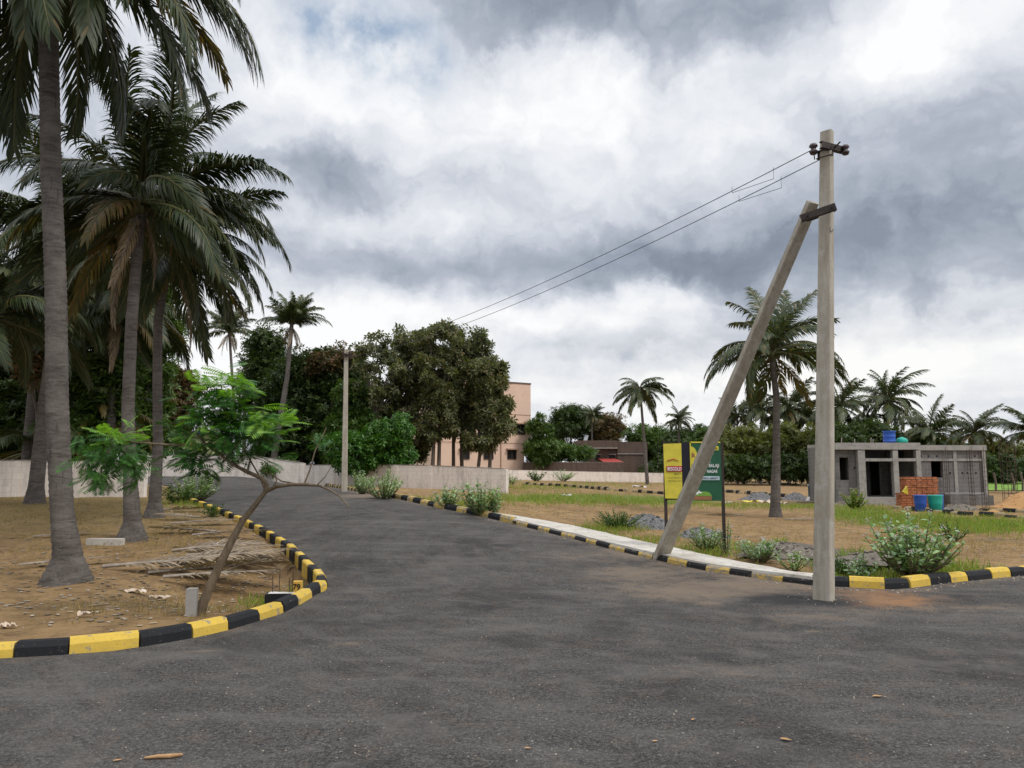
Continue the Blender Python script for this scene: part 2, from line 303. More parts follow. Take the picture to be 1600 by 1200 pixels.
class MB:
    def __init__(s): s.v = []; s.f = []; s.m = []; s.sm = []
    def add(s, vs, fs, mi=0, smooth=False):
        o = len(s.v); s.v += [tuple(p) for p in vs]
        for f in fs: s.f.append([i + o for i in f]); s.m.append(mi); s.sm.append(smooth)
    def box(s, c, size, mi=0, rot=0, jit=0):
        hx, hy, hz = [q / 2 for q in size]; ca, sa = math.cos(rot), math.sin(rot); vs = []
        for z in (-hz, hz):
            for x, y in ((-hx, -hy), (hx, -hy), (hx, hy), (-hx, hy)):
                x += random.uniform(-jit, jit); y += random.uniform(-jit, jit)
                vs.append((c[0] + x * ca - y * sa, c[1] + x * sa + y * ca, c[2] + z + random.uniform(-jit, jit)))
        s.add(vs, [(0, 3, 2, 1), (4, 5, 6, 7), (0, 1, 5, 4), (1, 2, 6, 5), (2, 3, 7, 6), (3, 0, 4, 7)], mi)
    def tube(s, pts, rad, seg=8, mi=0, cap=True, wob=0):
        pts = [Vector(p) for p in pts]; n = len(pts); rs = rad if isinstance(rad, (list, tuple)) else [rad] * n
        vs = []; u = None
        for i, p in enumerate(pts):
            d = (pts[min(i + 1, n - 1)] - pts[max(i - 1, 0)]).normalized()
            if u is None: u = d.orthogonal().normalized()
            u = (u - d * u.dot(d)).normalized(); v = d.cross(u)
            for k in range(seg):
                a = 2 * math.pi * k / seg; r = rs[i] * (1 + (random.uniform(-wob, wob) if wob else 0))
                vs.append(p + (u * math.cos(a) + v * math.sin(a)) * r)
        fs = [(i * seg + k, i * seg + (k + 1) % seg, (i + 1) * seg + (k + 1) % seg, (i + 1) * seg + k) for i in range(n - 1) for k in range(seg)]
        s.add(vs, fs, mi, True)
        if cap: s.add(vs[:seg], [tuple(range(seg))[::-1]], mi); s.add(vs[-seg:], [tuple(range(seg))], mi)
    def prism(s, a, b, wa, ta, wb, tb, side, mi=0, cham=.0):
        """rectangular tapered bar from a to b; side = unit vector along the wide face; cham = bevelled corners"""
        a, b = Vector(a), Vector(b); d = (b - a).normalized(); u = Vector(side); u = (u - d * u.dot(d)).normalized(); v = d.cross(u); vs = []
        for p, w_, t_ in ((a, wa, ta), (b, wb, tb)):
            c = cham
            for x, y in ((-1, -1 + c / t_ * 2), (-1 + c / w_ * 2, -1), (1 - c / w_ * 2, -1), (1, -1 + c / t_ * 2), (1, 1 - c / t_ * 2), (1 - c / w_ * 2, 1), (-1 + c / w_ * 2, 1), (-1, 1 - c / t_ * 2)):
                vs.append(p + u * x * w_ / 2 + v * y * t_ / 2)
        s.add(vs, [(k, (k + 1) % 8, 8 + (k + 1) % 8, 8 + k) for k in range(8)] + [tuple(range(8))[::-1], tuple(range(8, 16))], mi)
    def lathe(s, c, prof, seg=20, mi=0):
        vs = [(c[0] + r * math.cos(2 * math.pi * k / seg), c[1] + r * math.sin(2 * math.pi * k / seg), c[2] + z) for r, z in prof for k in range(seg)]
        s.add(vs, [(i * seg + k, i * seg + (k + 1) % seg, (i + 1) * seg + (k + 1) % seg, (i + 1) * seg + k) for i in range(len(prof) - 1) for k in range(seg)], mi, True)
    def rock(s, c, r, mi=0, flat=.7):
        vs = []; q = random.random() * 6
        for z, rr in ((-.5, .7), (.15, 1), (.7, .6)):
            for k in range(6):
                a = q + k * math.pi / 3; j = random.uniform(.7, 1.2)
                vs.append((c[0] + r * rr * j * math.cos(a), c[1] + r * rr * j * math.sin(a), c[2] + r * flat * z * random.uniform(.8, 1.1)))
        fs = [(i * 6 + k, i * 6 + (k + 1) % 6, i * 6 + 6 + (k + 1) % 6, i * 6 + 6 + k) for i in (0, 1) for k in range(6)]
        s.add(vs, fs + [(12, 13, 14, 15, 16, 17), (5, 4, 3, 2, 1, 0)], mi)
    def mesh(s, name, mats):
        me = bpy.data.meshes.new(name); me.from_pydata(s.v, [], s.f); me.polygons.foreach_set('material_index', s.m)
        me.polygons.foreach_set('use_smooth', s.sm)
        for m in (mats if isinstance(mats, list) else [mats]): me.materials.append(m)
        me.update(); return me
COL = scene.collection
def link(name, me, parent=None, loc=None):
    o = bpy.data.objects.new(name, me); COL.objects.link(o)
    if parent is not None: o.parent = parent
    if loc is not None: o.location = loc
    return o
def build(mb, name, mats, parent=None, origin=None):
    """origin: world point the mesh is moved to (vertices are made relative to it)"""
    if parent is not None and origin is None: origin = Vector(parent.location); inner = True
    else: inner = False
    if origin is not None:
        ox, oy, oz = origin; mb.v = [(x - ox, y - oy, z - oz) for x, y, z in mb.v]
    o = link(name, mb.mesh(name, mats), parent)
    if origin is not None and not inner: o.location = origin
    return o
def tag(o, label, cat, group=None, kind=None):
    if label: o['label'] = label
    if cat: o['category'] = cat
    if group: o['group'] = group
    if kind: o['kind'] = kind
    return o
def thing(name, loc, label, cat, group=None):
    o = bpy.data.objects.new(name, None); COL.objects.link(o); o.location = loc; o.empty_display_size = .3
    return tag(o, label, cat, group)
def struct(o): o['kind'] = 'structure'; return o
def scatter_arr(TV, TF, pos, dirs, scale, up=None, roll=None):
    """copies of a template (x axis = direction) -> V, F arrays"""
    pos = np.asarray(pos, float); d = np.asarray(dirs, float); d /= np.linalg.norm(d, axis=1, keepdims=True) + 1e-9
    n = len(pos); upv = np.tile([0, 0, 1.0], (n, 1)) if up is None else np.asarray(up, float)
    y = np.cross(upv, d); ln = np.linalg.norm(y, axis=1, keepdims=True); y = np.where(ln < 1e-3, [[0, 1.0, 0]], y / np.maximum(ln, 1e-3))
    z = np.cross(d, y)
    if roll is not None:
        c, s = np.cos(roll)[:, None], np.sin(roll)[:, None]; y, z = y * c + z * s, z * c - y * s
    TV = np.asarray(TV, float); sc = np.broadcast_to(np.asarray(scale, float).reshape(-1, 1), (n, 1))
    V = pos[:, None, :] + sc[:, :, None] * (TV[None, :, 0:1] * d[:, None] + TV[None, :, 1:2] * y[:, None] + TV[None, :, 2:3] * z[:, None])
    Fs = [(np.asarray(f)[None] + (np.arange(n) * len(TV))[:, None, None]).reshape(-1, np.asarray(f).shape[1]) for f in TF]
    return V.reshape(-1, 3), Fs
# ================================================================ SETTING
def XY(L, dz=0): return [(lambda q: (q.x, q.y))(at(px, py, dz)) for px, py in L]
LN = XY([(-600, 1062), (-200, 1040), (0, 1028), (60, 1025), (170, 1018), (257, 1005), (335, 990), (393, 973), (437, 960), (470, 943), (492, 930), (505, 918)])
LF = XY([(512, 906), (509, 895), (500, 884), (483, 869), (457, 847), (422, 826), (386, 809), (350, 794), (325, 785), (299, 777)], .13)
KL = LN + LF
LX = LF[-1]; KLx = KL + XY([(262, 758)])
RR = XY([(1750, 881), (1600, 899), (1560, 903), (1500, 909), (1447, 915), (1420, 919), (1395, 921)])     # right branch, from the right in
RM = XY([(1350, 919), (1305, 916), (1270, 915), (1200, 906), (1100, 891), (1000, 869), (900, 843), (800, 818), (740, 804), (680, 793), (600, 776), (545, 766), (505, 759), (470, 753)])
KR = RR + RM
KRx = KR + XY([(430, 750)])
YJ = RR[-1][1]
def mono(L):
    L = sorted(L, key=lambda p: p[1]); return np.array([p[1] for p in L]), np.array([p[0] for p in L])
ly, lx = mono([(-45, LN[0][1] - 1.2)] + KLx + [(-60, KLx[-1][1] + 2.5)])
ry, rx = mono([p for p in RM] + [RR[-1], KRx[-1], (KRx[-1][0] - 9, KRx[-1][1] + 3.5)])
bx = np.array([p[0] for p in RR[::-1]] + [60]); by = np.array([p[1] for p in RR[::-1]] + [RR[0][1] + (60 - RR[0][0]) * .12])
XL = lambda y: np.interp(y, ly, lx); XR = lambda y: np.interp(y, ry, rx)
YEND = KRx[-1][1] + 3.4
def in_road(x, y):
    a = (x > XL(y)) & (x < XR(y)) & (y >= YJ) & (y < YEND)
    return a | ((y < YJ) & (x > XL(y))) | ((y >= YJ) & (x >= bx[0]) & (y < np.interp(x, bx, by)))
def pix(x, y):
    z = H(x, y) - CAMZ; Yc = -y * ST + z * CT; Zc = np.maximum(y * CT + z * ST, .3)
    return 800 + F0 * x / Zc, 600 - F0 * Yc / Zc
def G(px, py, cx, cy, sx, sy): return np.exp(-((px - cx) / sx) ** 2 - ((py - cy) / sy) ** 2)
def seg_dist(x, y, L):
    d = np.full(x.shape, 1e9)
    for (x0, y0), (x1, y1) in zip(L[:-1], L[1:]):
        vx, vy = x1 - x0, y1 - y0; t = np.clip(((x - x0) * vx + (y - y0) * vy) / (vx * vx + vy * vy), 0, 1)
        d = np.minimum(d, np.hypot(x - x0 - t * vx, y - y0 - t * vy))
    return d
def soil_off(x, y):
    """height of the plots against the road"""
    d = np.minimum(seg_dist(x, y, KLx), seg_dist(x, y, KRx)); out = ~in_road(x, y)
    left = (x < XL(np.minimum(y, YEND))) 
    lev = np.where(left, .10 - .34 * sst(8.2, 11.2, y) * sst(-6.0, -3.2, x), .03)
    px, py = pix(x, y)
    lev = lev + .22 * G(px, py, 1225, 868, 70, 16) + .20 * G(px, py, 1370, 880, 90, 12) - .25 * G(px, py, 1335, 893, 60, 10)
    amp = sst(.15, 1.5, d)
    n = (np.sin(x * 2.3 + 1.7 * np.sin(y * 1.1)) * np.sin(y * 1.9 + x * .7) * .018 + np.sin(x * 6.1 + y * 2) * np.sin(y * 5.3 - x * 3) * .010) * amp
    return np.where(out, sst(.06, .32, d) * lev + n, 0.0)
def SZ(x, y): return float(H(x, y)) - .04 + float(soil_off(np.array([float(x)]), np.array([float(y)]))[0])
def ats(px, py):
    q = at(px, py); return Vector((q.x, q.y, SZ(q.x, q.y)))
def grid_mesh(name, X, Y, Z, mat, attr=None, an=None):
    r, c = X.shape; V = np.stack([X, Y, Z], -1).reshape(-1, 3)
    i = np.arange(r - 1)[:, None] * c + np.arange(c - 1)[None]; F = np.stack([i, i + 1, i + c + 1, i + c], -1).reshape(-1, 4)
    me = mesh_np(name, V, F, [mat], smooth=True)
    if attr is not None:
        a = me.color_attributes.new(an, 'FLOAT_COLOR', 'POINT'); a.data.foreach_set('color', attr.astype(np.float32).ravel())
    return me
# ground: one sheet to the horizon
yr = np.concatenate([np.linspace(-30, 3, 20), 3.3 * (1500 / 3.3) ** (np.linspace(0, 1, 330) ** 1.0)])
sc_ = np.concatenate([np.linspace(-6, -1.35, 14), np.linspace(-1.3, 1.3, 330), np.linspace(1.35, 6, 14)])
X = sc_[None] * (np.abs(yr)[:, None] + 3); Y = np.repeat(yr[:, None], len(sc_), 1)
Zg = H(X, Y) - .04 + soil_off(X, Y)
px, py = pix(X, Y)
green = (G(px, py, 880, 778, 150, 8) + G(px, py, 1050, 782, 90, 6) + .9 * G(px, py, 1560, 822, 150, 12) + .8 * G(px, py, 1400, 812, 100, 12) + .8 * G(px, py, 1330, 800, 60, 8)
         + .6 * G(px, py, 1250, 790, 120, 4) + .75 * G(px, py, 1440, 885, 130, 10) + .6 * G(px, py, 700, 790, 70, 6) + .7 * G(px, py, 620, 783, 50, 5)
         + .6 * G(px, py, 980, 815, 70, 9) + .6 * G(px, py, 1120, 850, 80, 10) + .6 * (sst(752, 748, py)) * (Y > 60) + .5 * G(px, py, 480, 920, 40, 14) + .5 * G(px, py, 300, 790, 40, 8))
green = np.where(Y > 3, green, .2)
grey = G(px, py, 1240, 868, 110, 18) + G(px, py, 1400, 883, 100, 10) + .6 * G(px, py, 1560, 842, 90, 5) + .7 * G(px, py, 400, 862, 60, 14) + .6 * G(px, py, 330, 800, 30, 10)
dry = .75 * sst(700, 200, px) * sst(930, 800, py) + .35 * G(px, py, 420, 900, 260, 40) + .4 * G(px, py, 900, 800, 300, 14)
att = np.stack([green, grey, dry, np.ones_like(green)], -1).clip(0, 1)
struct(link('ground', grid_mesh('ground', X, Y, Zg, M['soil'], att, 'cover')))
# asphalt in three joined sheets of one object
def dustf(X, Y):
    px, py = pix(X, Y)
    a = 1.0 * G(px, py, 1080, 925, 130, 16) + .9 * G(px, py, 990, 895, 90, 14) + .8 * G(px, py, 1180, 915, 90, 14) + .55 * G(px, py, 900, 868, 110, 10) + .9 * G(px, py, 560, 775, 40, 5) + .55 * G(px, py, 1500, 950, 200, 9) + .5 * G(px, py, 1260, 965, 160, 10) \
        + .8 * G(px, py, 543, 1005, 24, 4) + .8 * G(px, py, 320, 1017, 20, 3) + .85 * G(px, py, 1372, 1068, 28, 8) + .7 * G(px, py, 1270, 987, 18, 2.5) + .8 * G(px, py, 1110, 943, 24, 3) + .45 * G(px, py, 1120, 1050, 90, 14)
    a = a + .55 * np.exp(-(seg_dist(X, Y, KR) / .35) ** 2) + .35 * np.exp(-(seg_dist(X, Y, KL) / .22) ** 2)
    b = 1.0 * G(px, py, 1400, 940, 80, 11) + .6 * G(px, py, 1340, 925, 80, 8)
    c = 1.2 * G(px, py, 1215, 937, 75, 9) + .8 * G(px, py, 1310, 943, 40, 6) + .9 * G(px, py, 1100, 884, 50, 5)
    return np.stack([a, b, c, np.ones_like(a)], -1).clip(0, 1)
MR = MB(); sheets = []
ya = np.concatenate([np.linspace(-12, 2.5, 8), np.linspace(3, YJ, 110)]); t = np.linspace(0, 1, 420)
Xa = XL(ya)[:, None] * (1 - t) + 45 * t; Ya = np.repeat(ya[:, None], 420, 1)
yb = YJ + (YEND - YJ) * np.linspace(0, 1, 190) ** 1.4; t = np.linspace(0, 1, 110)
Xb = XL(yb)[:, None] * (1 - t) + XR(yb)[:, None] * t; Yb = np.repeat(yb[:, None], 110, 1)
xc = np.linspace(bx[0], 45, 200); t = np.linspace(0, 1, 24)
Xc = np.repeat(xc[:, None], 24, 1); Yc_ = YJ * (1 - t) + np.interp(xc, bx, by)[:, None] * t
Vs, Fs, As, off = [], [], [], 0
for XX, YY, flip in ((Xa, Ya, 0), (Xb, Yb, 0), (Xc, Yc_, 1)):
    r, c = XX.shape; Vs.append(np.stack([XX, YY, H(XX, YY)], -1).reshape(-1, 3)); As.append(dustf(XX, YY).reshape(-1, 4))
    i = np.arange(r - 1)[:, None] * c + np.arange(c - 1)[None]; q = np.stack([i, i + 1, i + c + 1, i + c], -1).reshape(-1, 4) + off
    Fs.append(q[:, ::-1] if flip else q); off += r * c
me = mesh_np('road', np.concatenate(Vs), np.concatenate(Fs), [M['asphalt']], smooth=True)
a = me.color_attributes.new('dust', 'FLOAT_COLOR', 'POINT'); a.data.foreach_set('color', np.concatenate(As).astype(np.float32).ravel())
struct(link('road', me))
# paddy field far right
fm = MB(); pts = [at(x, y) for x, y in ((1500, 767), (1760, 767), (1900, 750.5), (1480, 750.5))]
fm.add([(p.x, p.y, gz(p.x, p.y) + .05) for p in pts], [(0, 1, 2, 3)]); struct(build(fm, 'field', M['field']))

# ---------------------------------------------------------------- kerbs
def resample(L, step, first=None):
    L = np.array(L); d = np.concatenate([[0], np.cumsum(np.hypot(*np.diff(L, axis=0).T))])
    s = np.arange(first or 0, d[-1], step); return np.stack([np.interp(s, d, L[:, 0]), np.interp(s, d, L[:, 1])], 1)
def kerb(name, L, side, step=.5, h=.14, wd=.15, deep=.4, start=0, first=0, zoff=0, skip=(), jit=.013, mats=('yellow', 'black')):
    """painted blocks end to end; side = +1 when the road lies to the right of the direction of travel"""
    Q = resample(L, step, first); mb = MB(); DQ = np.diff(Q, axis=0, append=Q[-1:]); Q[1:-1] += DQ[1:-1] * np.random.default_rng(len(Q)).uniform(-.12, .12, (len(Q) - 2, 1))
    for i in range(len(Q) - 1):
        if i in skip: continue
        a, b = Q[i], Q[i + 1]; d = (b - a) / np.linalg.norm(b - a); n = np.array([-d[1], d[0]]) * side
        g = .007; a2, b2 = a + d * g, b - d * g; ja = random.uniform(-jit, jit); dz = random.uniform(-jit, jit); vs = []
        for p in (a2, b2):
            z = gz(*p) + zoff
            for o, zz_ in ((-.012, -.05), (0, h * .62), (wd * .22, h), (wd * .86, h + .002), (wd, h - .018), (wd, -deep)):
                q = p + n * (o + ja); vs.append((q[0], q[1], z + zz_ + (dz if zz_ > 0 else 0) + random.uniform(-.002, .002)))
        fs = [(k, k + 1, k + 7, k + 6) for k in range(5)] + [(5, 4, 3, 2, 1, 0), (6, 7, 8, 9, 10, 11)]
        if side < 0: fs = [f[::-1] for f in fs]
        mb.add(vs, fs, (i + start) % 2)
    return struct(build(mb, name, [M[q] for q in mats]))
kerb('kerb', LN[1:] + LF, 1, .5, .122, .14, .6, 1)
nR = len(RR); iS = nR + 2
kerb('kerb', KR[:iS + 1][::-1], 1, .47, .13, .15, .3, 1)
kerb('kerb', KR[iS:nR + 8], -1, .5, .085, .12, .3, 1, mats=('wornyellow', 'wornblack'))
kerb('kerb', KR[nR + 7:], -1, .52, .14, .15, .3, 0, mats=('wornyellow', 'black'))
# pavement: poured concrete over the kerb
bk = XY([(1330, 905), (1235, 894), (1200, 887), (1110, 870), (1050, 856), (1000, 846), (940, 832), (900, 823), (850, 814), (790, 804), (776, 804)], .1)
fr = np.array(KR[nR + 1:nR + 9]); fs_ = resample(fr, .3); fx, fy = fs_[:, 0], fs_[:, 1]
bk = np.array(bk); bs = resample(bk, np.sum(np.hypot(*np.diff(bk, axis=0).T)) / (len(fs_) - .5))[:len(fs_)]
n_ = min(len(fs_), len(bs)); mb = MB()
for i in range(n_):
    d = fs_[min(i + 1, n_ - 1)] - fs_[max(i - 1, 0)]; d /= np.linalg.norm(d); nn = np.array([d[1], -d[0]])
    a = fs_[i] + nn * (.035 + random.uniform(-.012, .012)); b = bs[i] + nn * random.uniform(-.03, .03)
    za, zb = gz(*a), gz(*b); mid_ = (a + b) / 2
    mb.v += [(a[0], a[1], za + .075), (a[0] + nn[0] * .012, a[1] + nn[1] * .012, za + .118 + random.uniform(-.004, .004)), (mid_[0], mid_[1], gz(*mid_) + .13 + random.uniform(-.004, .004)), (b[0], b[1], zb + .12), (b[0], b[1], zb - .2)]
for i in range(n_ - 1):
    for k in range(4):
        mb.f.append([i * 5 + k, i * 5 + k + 1, i * 5 + 6 + k, i * 5 + 5 + k][::-1]); mb.m.append(0); mb.sm.append(False)
struct(build(mb, 'pavement', M['slab']))
# far kerbs of the neighbouring streets
for L, st, zo in (([(815, 757), (900, 762), (960, 767), (1045, 773)], .9, 0), ([(1130, 769), (1180, 773), (1240, 778)], .9, 0),
                  ([(930, 747.5), (1045, 751.5)], 1.3, 0), ([(1130, 752.5), (1200, 755), (1250, 759), (1290, 761)], .9, 0),
                  ([(1395, 795), (1440, 799), (1500, 804), (1620, 812)], .9, 0), ([(1420, 792), (1540, 798), (1640, 803)], .9, 0)):
    kerb('kerb', XY(L), 1, st * .55, .20 if L[0][1] < 790 else .13, .16, .3, 0, jit=.05, mats=('faded', 'black'), skip=set(random.sample(range(200), 30)))

# ================================================================ WALLS
def wall(px0, Y0, px1, Y1, h, label, name='boundary_wall', piers=6, mat='wall', thick=.18, cat='wall', z0=None, z1=None):
    a, b = P(px0, HOR, Y0), P(px1, HOR, Y1); L = (b - a).xy.length; n = max(2, int(L / 1.5))
    d = Vector(((b - a).x, (b - a).y, 0)).normalized(); nn = Vector((d.y, -d.x, 0))
    if nn.y > 0: nn = -nn
    o = (a.x, a.y, gz(a.x, a.y)); t = thing(name, o, label, cat); mb, cp, pr = MB(), MB(), MB()
    Zt = []
    for i in range(n + 1):
        p = a + (b - a) * i / n; z = gz(p.x, p.y) if z0 is None else z0 + (z1 - z0) * i / n; Zt.append((p.x, p.y, z))
    vs = []
    for x, y, z in Zt:
        for s, q in ((0, -.35), (0, h), (thick, h), (thick, -.35)): vs.append((x - nn.x * s, y - nn.y * s, z + q))
    mb.add(vs, [(i * 4 + k, i * 4 + 4 + k, i * 4 + 5 + k, i * 4 + 1 + k) for i in range(n) for k in range(3)] + [(0, 1, 2, 3), (n * 4 + 3, n * 4 + 2, n * 4 + 1, n * 4)])
    build(mb, 'wall_panel', M[mat], t)
    vs = []
    for x, y, z in Zt:
        for s, q in ((-.012, h + .002), (-.012, h + .035), (thick + .012, h + .035), (thick + .012, h + .002)): vs.append((x - nn.x * s, y - nn.y * s, z + q + random.uniform(-.006, .006)))
    cp.add(vs, [(i * 4 + k, i * 4 + 4 + k, i * 4 + 4 + (k + 1) % 4, i * 4 + (k + 1) % 4) for i in range(n) for k in range(4)] + [(0, 1, 2, 3), (n * 4 + 3, n * 4 + 2, n * 4 + 1, n * 4)])
    build(cp, 'coping', M['coping'], t)
    for k in range(piers + 1):
        f = k / piers; p = a + (b - a) * f; i = min(n, int(round(f * n))); z = Zt[i][2]; m2 = MB()
        m2.box((p.x + nn.x * .012 - nn.x * thick / 2, p.y + nn.y * .012 - nn.y * thick / 2, z + h / 2 - .15), (.24, thick + .03, h + .30), rot=math.atan2(d.y, d.x)); build(m2, 'pier', M['wall' if mat == 'wall' else mat], t)
    return t
wall(-260, 24.6, 221, 24.2, 1.18, 'pale block boundary wall behind the row of palms, its free end by the third trunk', piers=5)
wall(232, 47, 472, 44.5, 1.26, 'pale boundary wall at the far end of the road, behind the leafy sapling', piers=5)
wall(476, 44.5, 788, 37.6, 1.16, 'long stained pale wall in front of the mango and teak trees', piers=6)
wall(787, 38.3, 794, 100, 1.15, 'receding pale wall seen nearly end on beside the corner of the long stained wall', piers=4)
wall(792, 101, 1110, 107, 1.28, 'low pale wall along the far edge of the empty plots, before the brick house', piers=9)
wall(818, 112, 975, 112, 2.4, 'bare red brick wall rising behind the far pale wall, right of the pink building', 'brick_wall', 4, 'oldbrick', z0=.55, z1=.55)

# ================================================================ BUILDINGS
def part(t, name, mat, boxes, **k):
    mb = MB()
    for b in boxes: mb.box(*b, **k)
    return build(mb, name, M[mat], t)
def sub(parent, name, mat, mb): 
    """sub-part: parent is a part with the same origin as its thing"""
    org = parent.parent.location; mb.v = [(x - org.x, y - org.y, z - org.z) for x, y, z in mb.v]
    return link(name, mb.mesh(name, M[mat]), parent)
# pink three-storey block; local frame turned so its right end recedes
A, B = P(676, HOR, 106), P(829, HOR, 114); dB = (B - A); dB.z = 0; Lp = dB.length; dB.normalize(); nB = Vector((-dB.y, dB.x, 0)); ang = math.atan2(dB.y, dB.x)
t = thing('apartment_building', (A.x, A.y, .4), 'pink rendered three storey building with an overhanging right side, behind the teak trees', 'building')
def PB(px, py):   # point on the front face
    d = ray(px, py); n = np.array([nB.x, nB.y, 0]); k = (A.x * n[0] + A.y * n[1]) / (d @ n); q = d * k; return ((q[0] - A.x) * dB.x + (q[1] - A.y) * dB.y, q[2] + CAMZ)
def boxB(u0, u1, z0, z1, v0, v1): 
    c = A + dB * (u0 + u1) / 2 + nB * (v0 + v1) / 2; return ((c.x, c.y, (z0 + z1) / 2), (u1 - u0, v1 - v0, z1 - z0), 0, ang)
uR, zT = PB(829, 601); uS, zS = PB(819, 696); _, zM = PB(800, 640)
wins = [(806, 828 - 8, 663, 678), (756, 770, 703, 717), (793, 806, 703, 717), (719, 733, 703, 717), (756, 770, 663, 678), (719, 733, 663, 678), (756, 770, 625, 638)]
wb = [(*PB(a, d)[0:1], PB(b, d)[0], PB(a, d)[1], PB(a, c)[1]) for a, b, c, d in wins]
part(t, 'wall', 'pink', [boxB(0, uS, -.5, zS, .0, 10), boxB(0, uR, zS + .01, zT, -.01, 10)])
part(t, 'parapet', 'rooftrim', [boxB(-.05, uR + .06, zT, zT + .22, -.08, 10.06)])
part(t, 'string_course', 'pinktrim', [boxB(0, uR, PB(800, 648)[1], PB(800, 647)[1], -.05, -.01), boxB(0, uR, PB(800, 693)[1], PB(800, 692)[1], -.05, -.01)])
for u0, u1, z0, z1 in wb:
    w_ = part(t, 'window', 'dark', [boxB(u0, u1, z0, z1, -.03, .05)])
    m2 = MB(); m2.box(*boxB(u0 - .25, u1 + .25, z1 + .05, z1 + .2, -.55, -.03)); sub(w_, 'sunshade', 'pinktrim', m2)
    m2 = MB(); [m2.box(*boxB(*q)) for q in ((u0 - .08, u0, z0, z1, -.08, -.02), (u1, u1 + .08, z0, z1, -.08, -.02), ((u0 + u1) / 2 - .03, (u0 + u1) / 2 + .03, z0, z1, -.08, -.035), (u0, u1, z0 - .1, z0, -.09, -.02))]; sub(w_, 'frame', 'rooftrim', m2)
part(t, 'drainpipe', 'pinktrim', [boxB(PB(782, 600)[0], PB(782, 600)[0] + .12, .5, zT, -.15, -.02)])
m2 = MB(); q = A + dB * PB(785, 600)[0] + nB * 2
m2.tube([(q.x, q.y, zT), (q.x, q.y, zT + 1.9)], .05); m2.tube([(q.x - .35, q.y, zT + 1.0), (q.x + .35, q.y, zT + 1.0)], .05); m2.tube([(q.x - .3, q.y, zT + 1.5), (q.x + .3, q.y, zT + 1.5)], .05); m2.box((q.x, q.y, zT + .25), (.5, .5, .5))
build(m2, 'antenna', M['tin'], t)
# old brick house
Yh = 124; k_ = Yh / F0
def XH(px): return (px - 800) * k_
def ZH(py): return CAMZ + (HOR - py) * k_
t = thing('brick_house', (XH(955), Yh, .4), 'dark brick house with flat parapet and red sheet awning beyond the far wall', 'house')
def bh(x0, x1, y0, y1, d0, d1): return (((XH(x0) + XH(x1)) / 2, Yh + (d0 + d1) / 2, (ZH(y0) + ZH(y1)) / 2), (XH(x1) - XH(x0), d1 - d0, ZH(y0) - ZH(y1)))
part(t, 'wall', 'oldplaster', [bh(918, 964, 702, 745, 0, 8)]); part(t, 'brick_wing', 'oldbrick', [bh(963.5, 1010, 691, 745, -.6, 8.5)])
part(t, 'parapet', 'oldbrick', [bh(901, 963, 689, 700, -1.2, 8)]); part(t, 'lintel_band', 'concrete', [bh(912, 963, 700, 701.6, -1.3, -.2), bh(963, 1008, 709, 710.2, -.75, -.55)])
for x0, x1, y0, y1 in ((929, 937, 711, 719), (951, 960, 711, 716)):
    w_ = part(t, 'window', 'dark', [bh(x0, x1, y0, y1, -.05, .1)]); m2 = MB(); m2.box(*bh(x0 - 1, x1 + 1, y0 - 1.2, y0 - .1, -.5, .0)); sub(w_, 'sunshade', 'concrete', m2)
m2 = MB(); m2.add([(XH(933), Yh - .1, ZH(717)), (XH(958), Yh - .1, ZH(717)), (XH(968), Yh - 4, ZH(723)), (XH(938), Yh - 4, ZH(723)), (XH(933), Yh - .1, ZH(716.3)), (XH(958), Yh - .1, ZH(716.3)), (XH(968), Yh - 4, ZH(722.3)), (XH(938), Yh - 4, ZH(722.3))],
       [(0, 3, 2, 1), (4, 5, 6, 7), (0, 1, 5, 4), (1, 2, 6, 5), (2, 3, 7, 6), (3, 0, 4, 7)]); build(m2, 'awning', M['redtin'], t)
m2 = MB(); m2.prism((XH(914), Yh, ZH(690)), (XH(918), Yh + 1.2, ZH(680)), .6, .1, .6, .1, (1, 0, 0)); m2.tube([(XH(916), Yh + 1.5, ZH(689)), (XH(918), Yh + 1.3, ZH(681))], .05)
tag(build(m2, 'solar_panel', M['tin'], None, (XH(916), Yh, ZH(690))), 'tilted grey panel on the roof of the dark brick house', 'solar panel')
t = thing('shed', (XH(850), 116, .5), 'low pale sheet roof between the pink building and the brick house', 'shed')
k_ = 116 / F0; mb = MB(); mb.add([(XH(822), 116, ZH(716)), (XH(912), 116, ZH(721)), (XH(900), 122, ZH(718)), (XH(822), 122, ZH(713)), (XH(822), 116, ZH(717)), (XH(912), 116, ZH(722)), (XH(900), 122, ZH(719)), (XH(822), 122, ZH(714))], [(0, 1, 2, 3), (7, 6, 5, 4), (0, 4, 5, 1), (1, 5, 6, 2), (2, 6, 7, 3), (3, 7, 4, 0)]); build(mb, 'roof', M['white'], t)
part(t, 'wall', 'oldplaster', [(((XH(826) + XH(900)) / 2, 119, 1.7), (XH(900) - XH(826), 4, 2.6))])
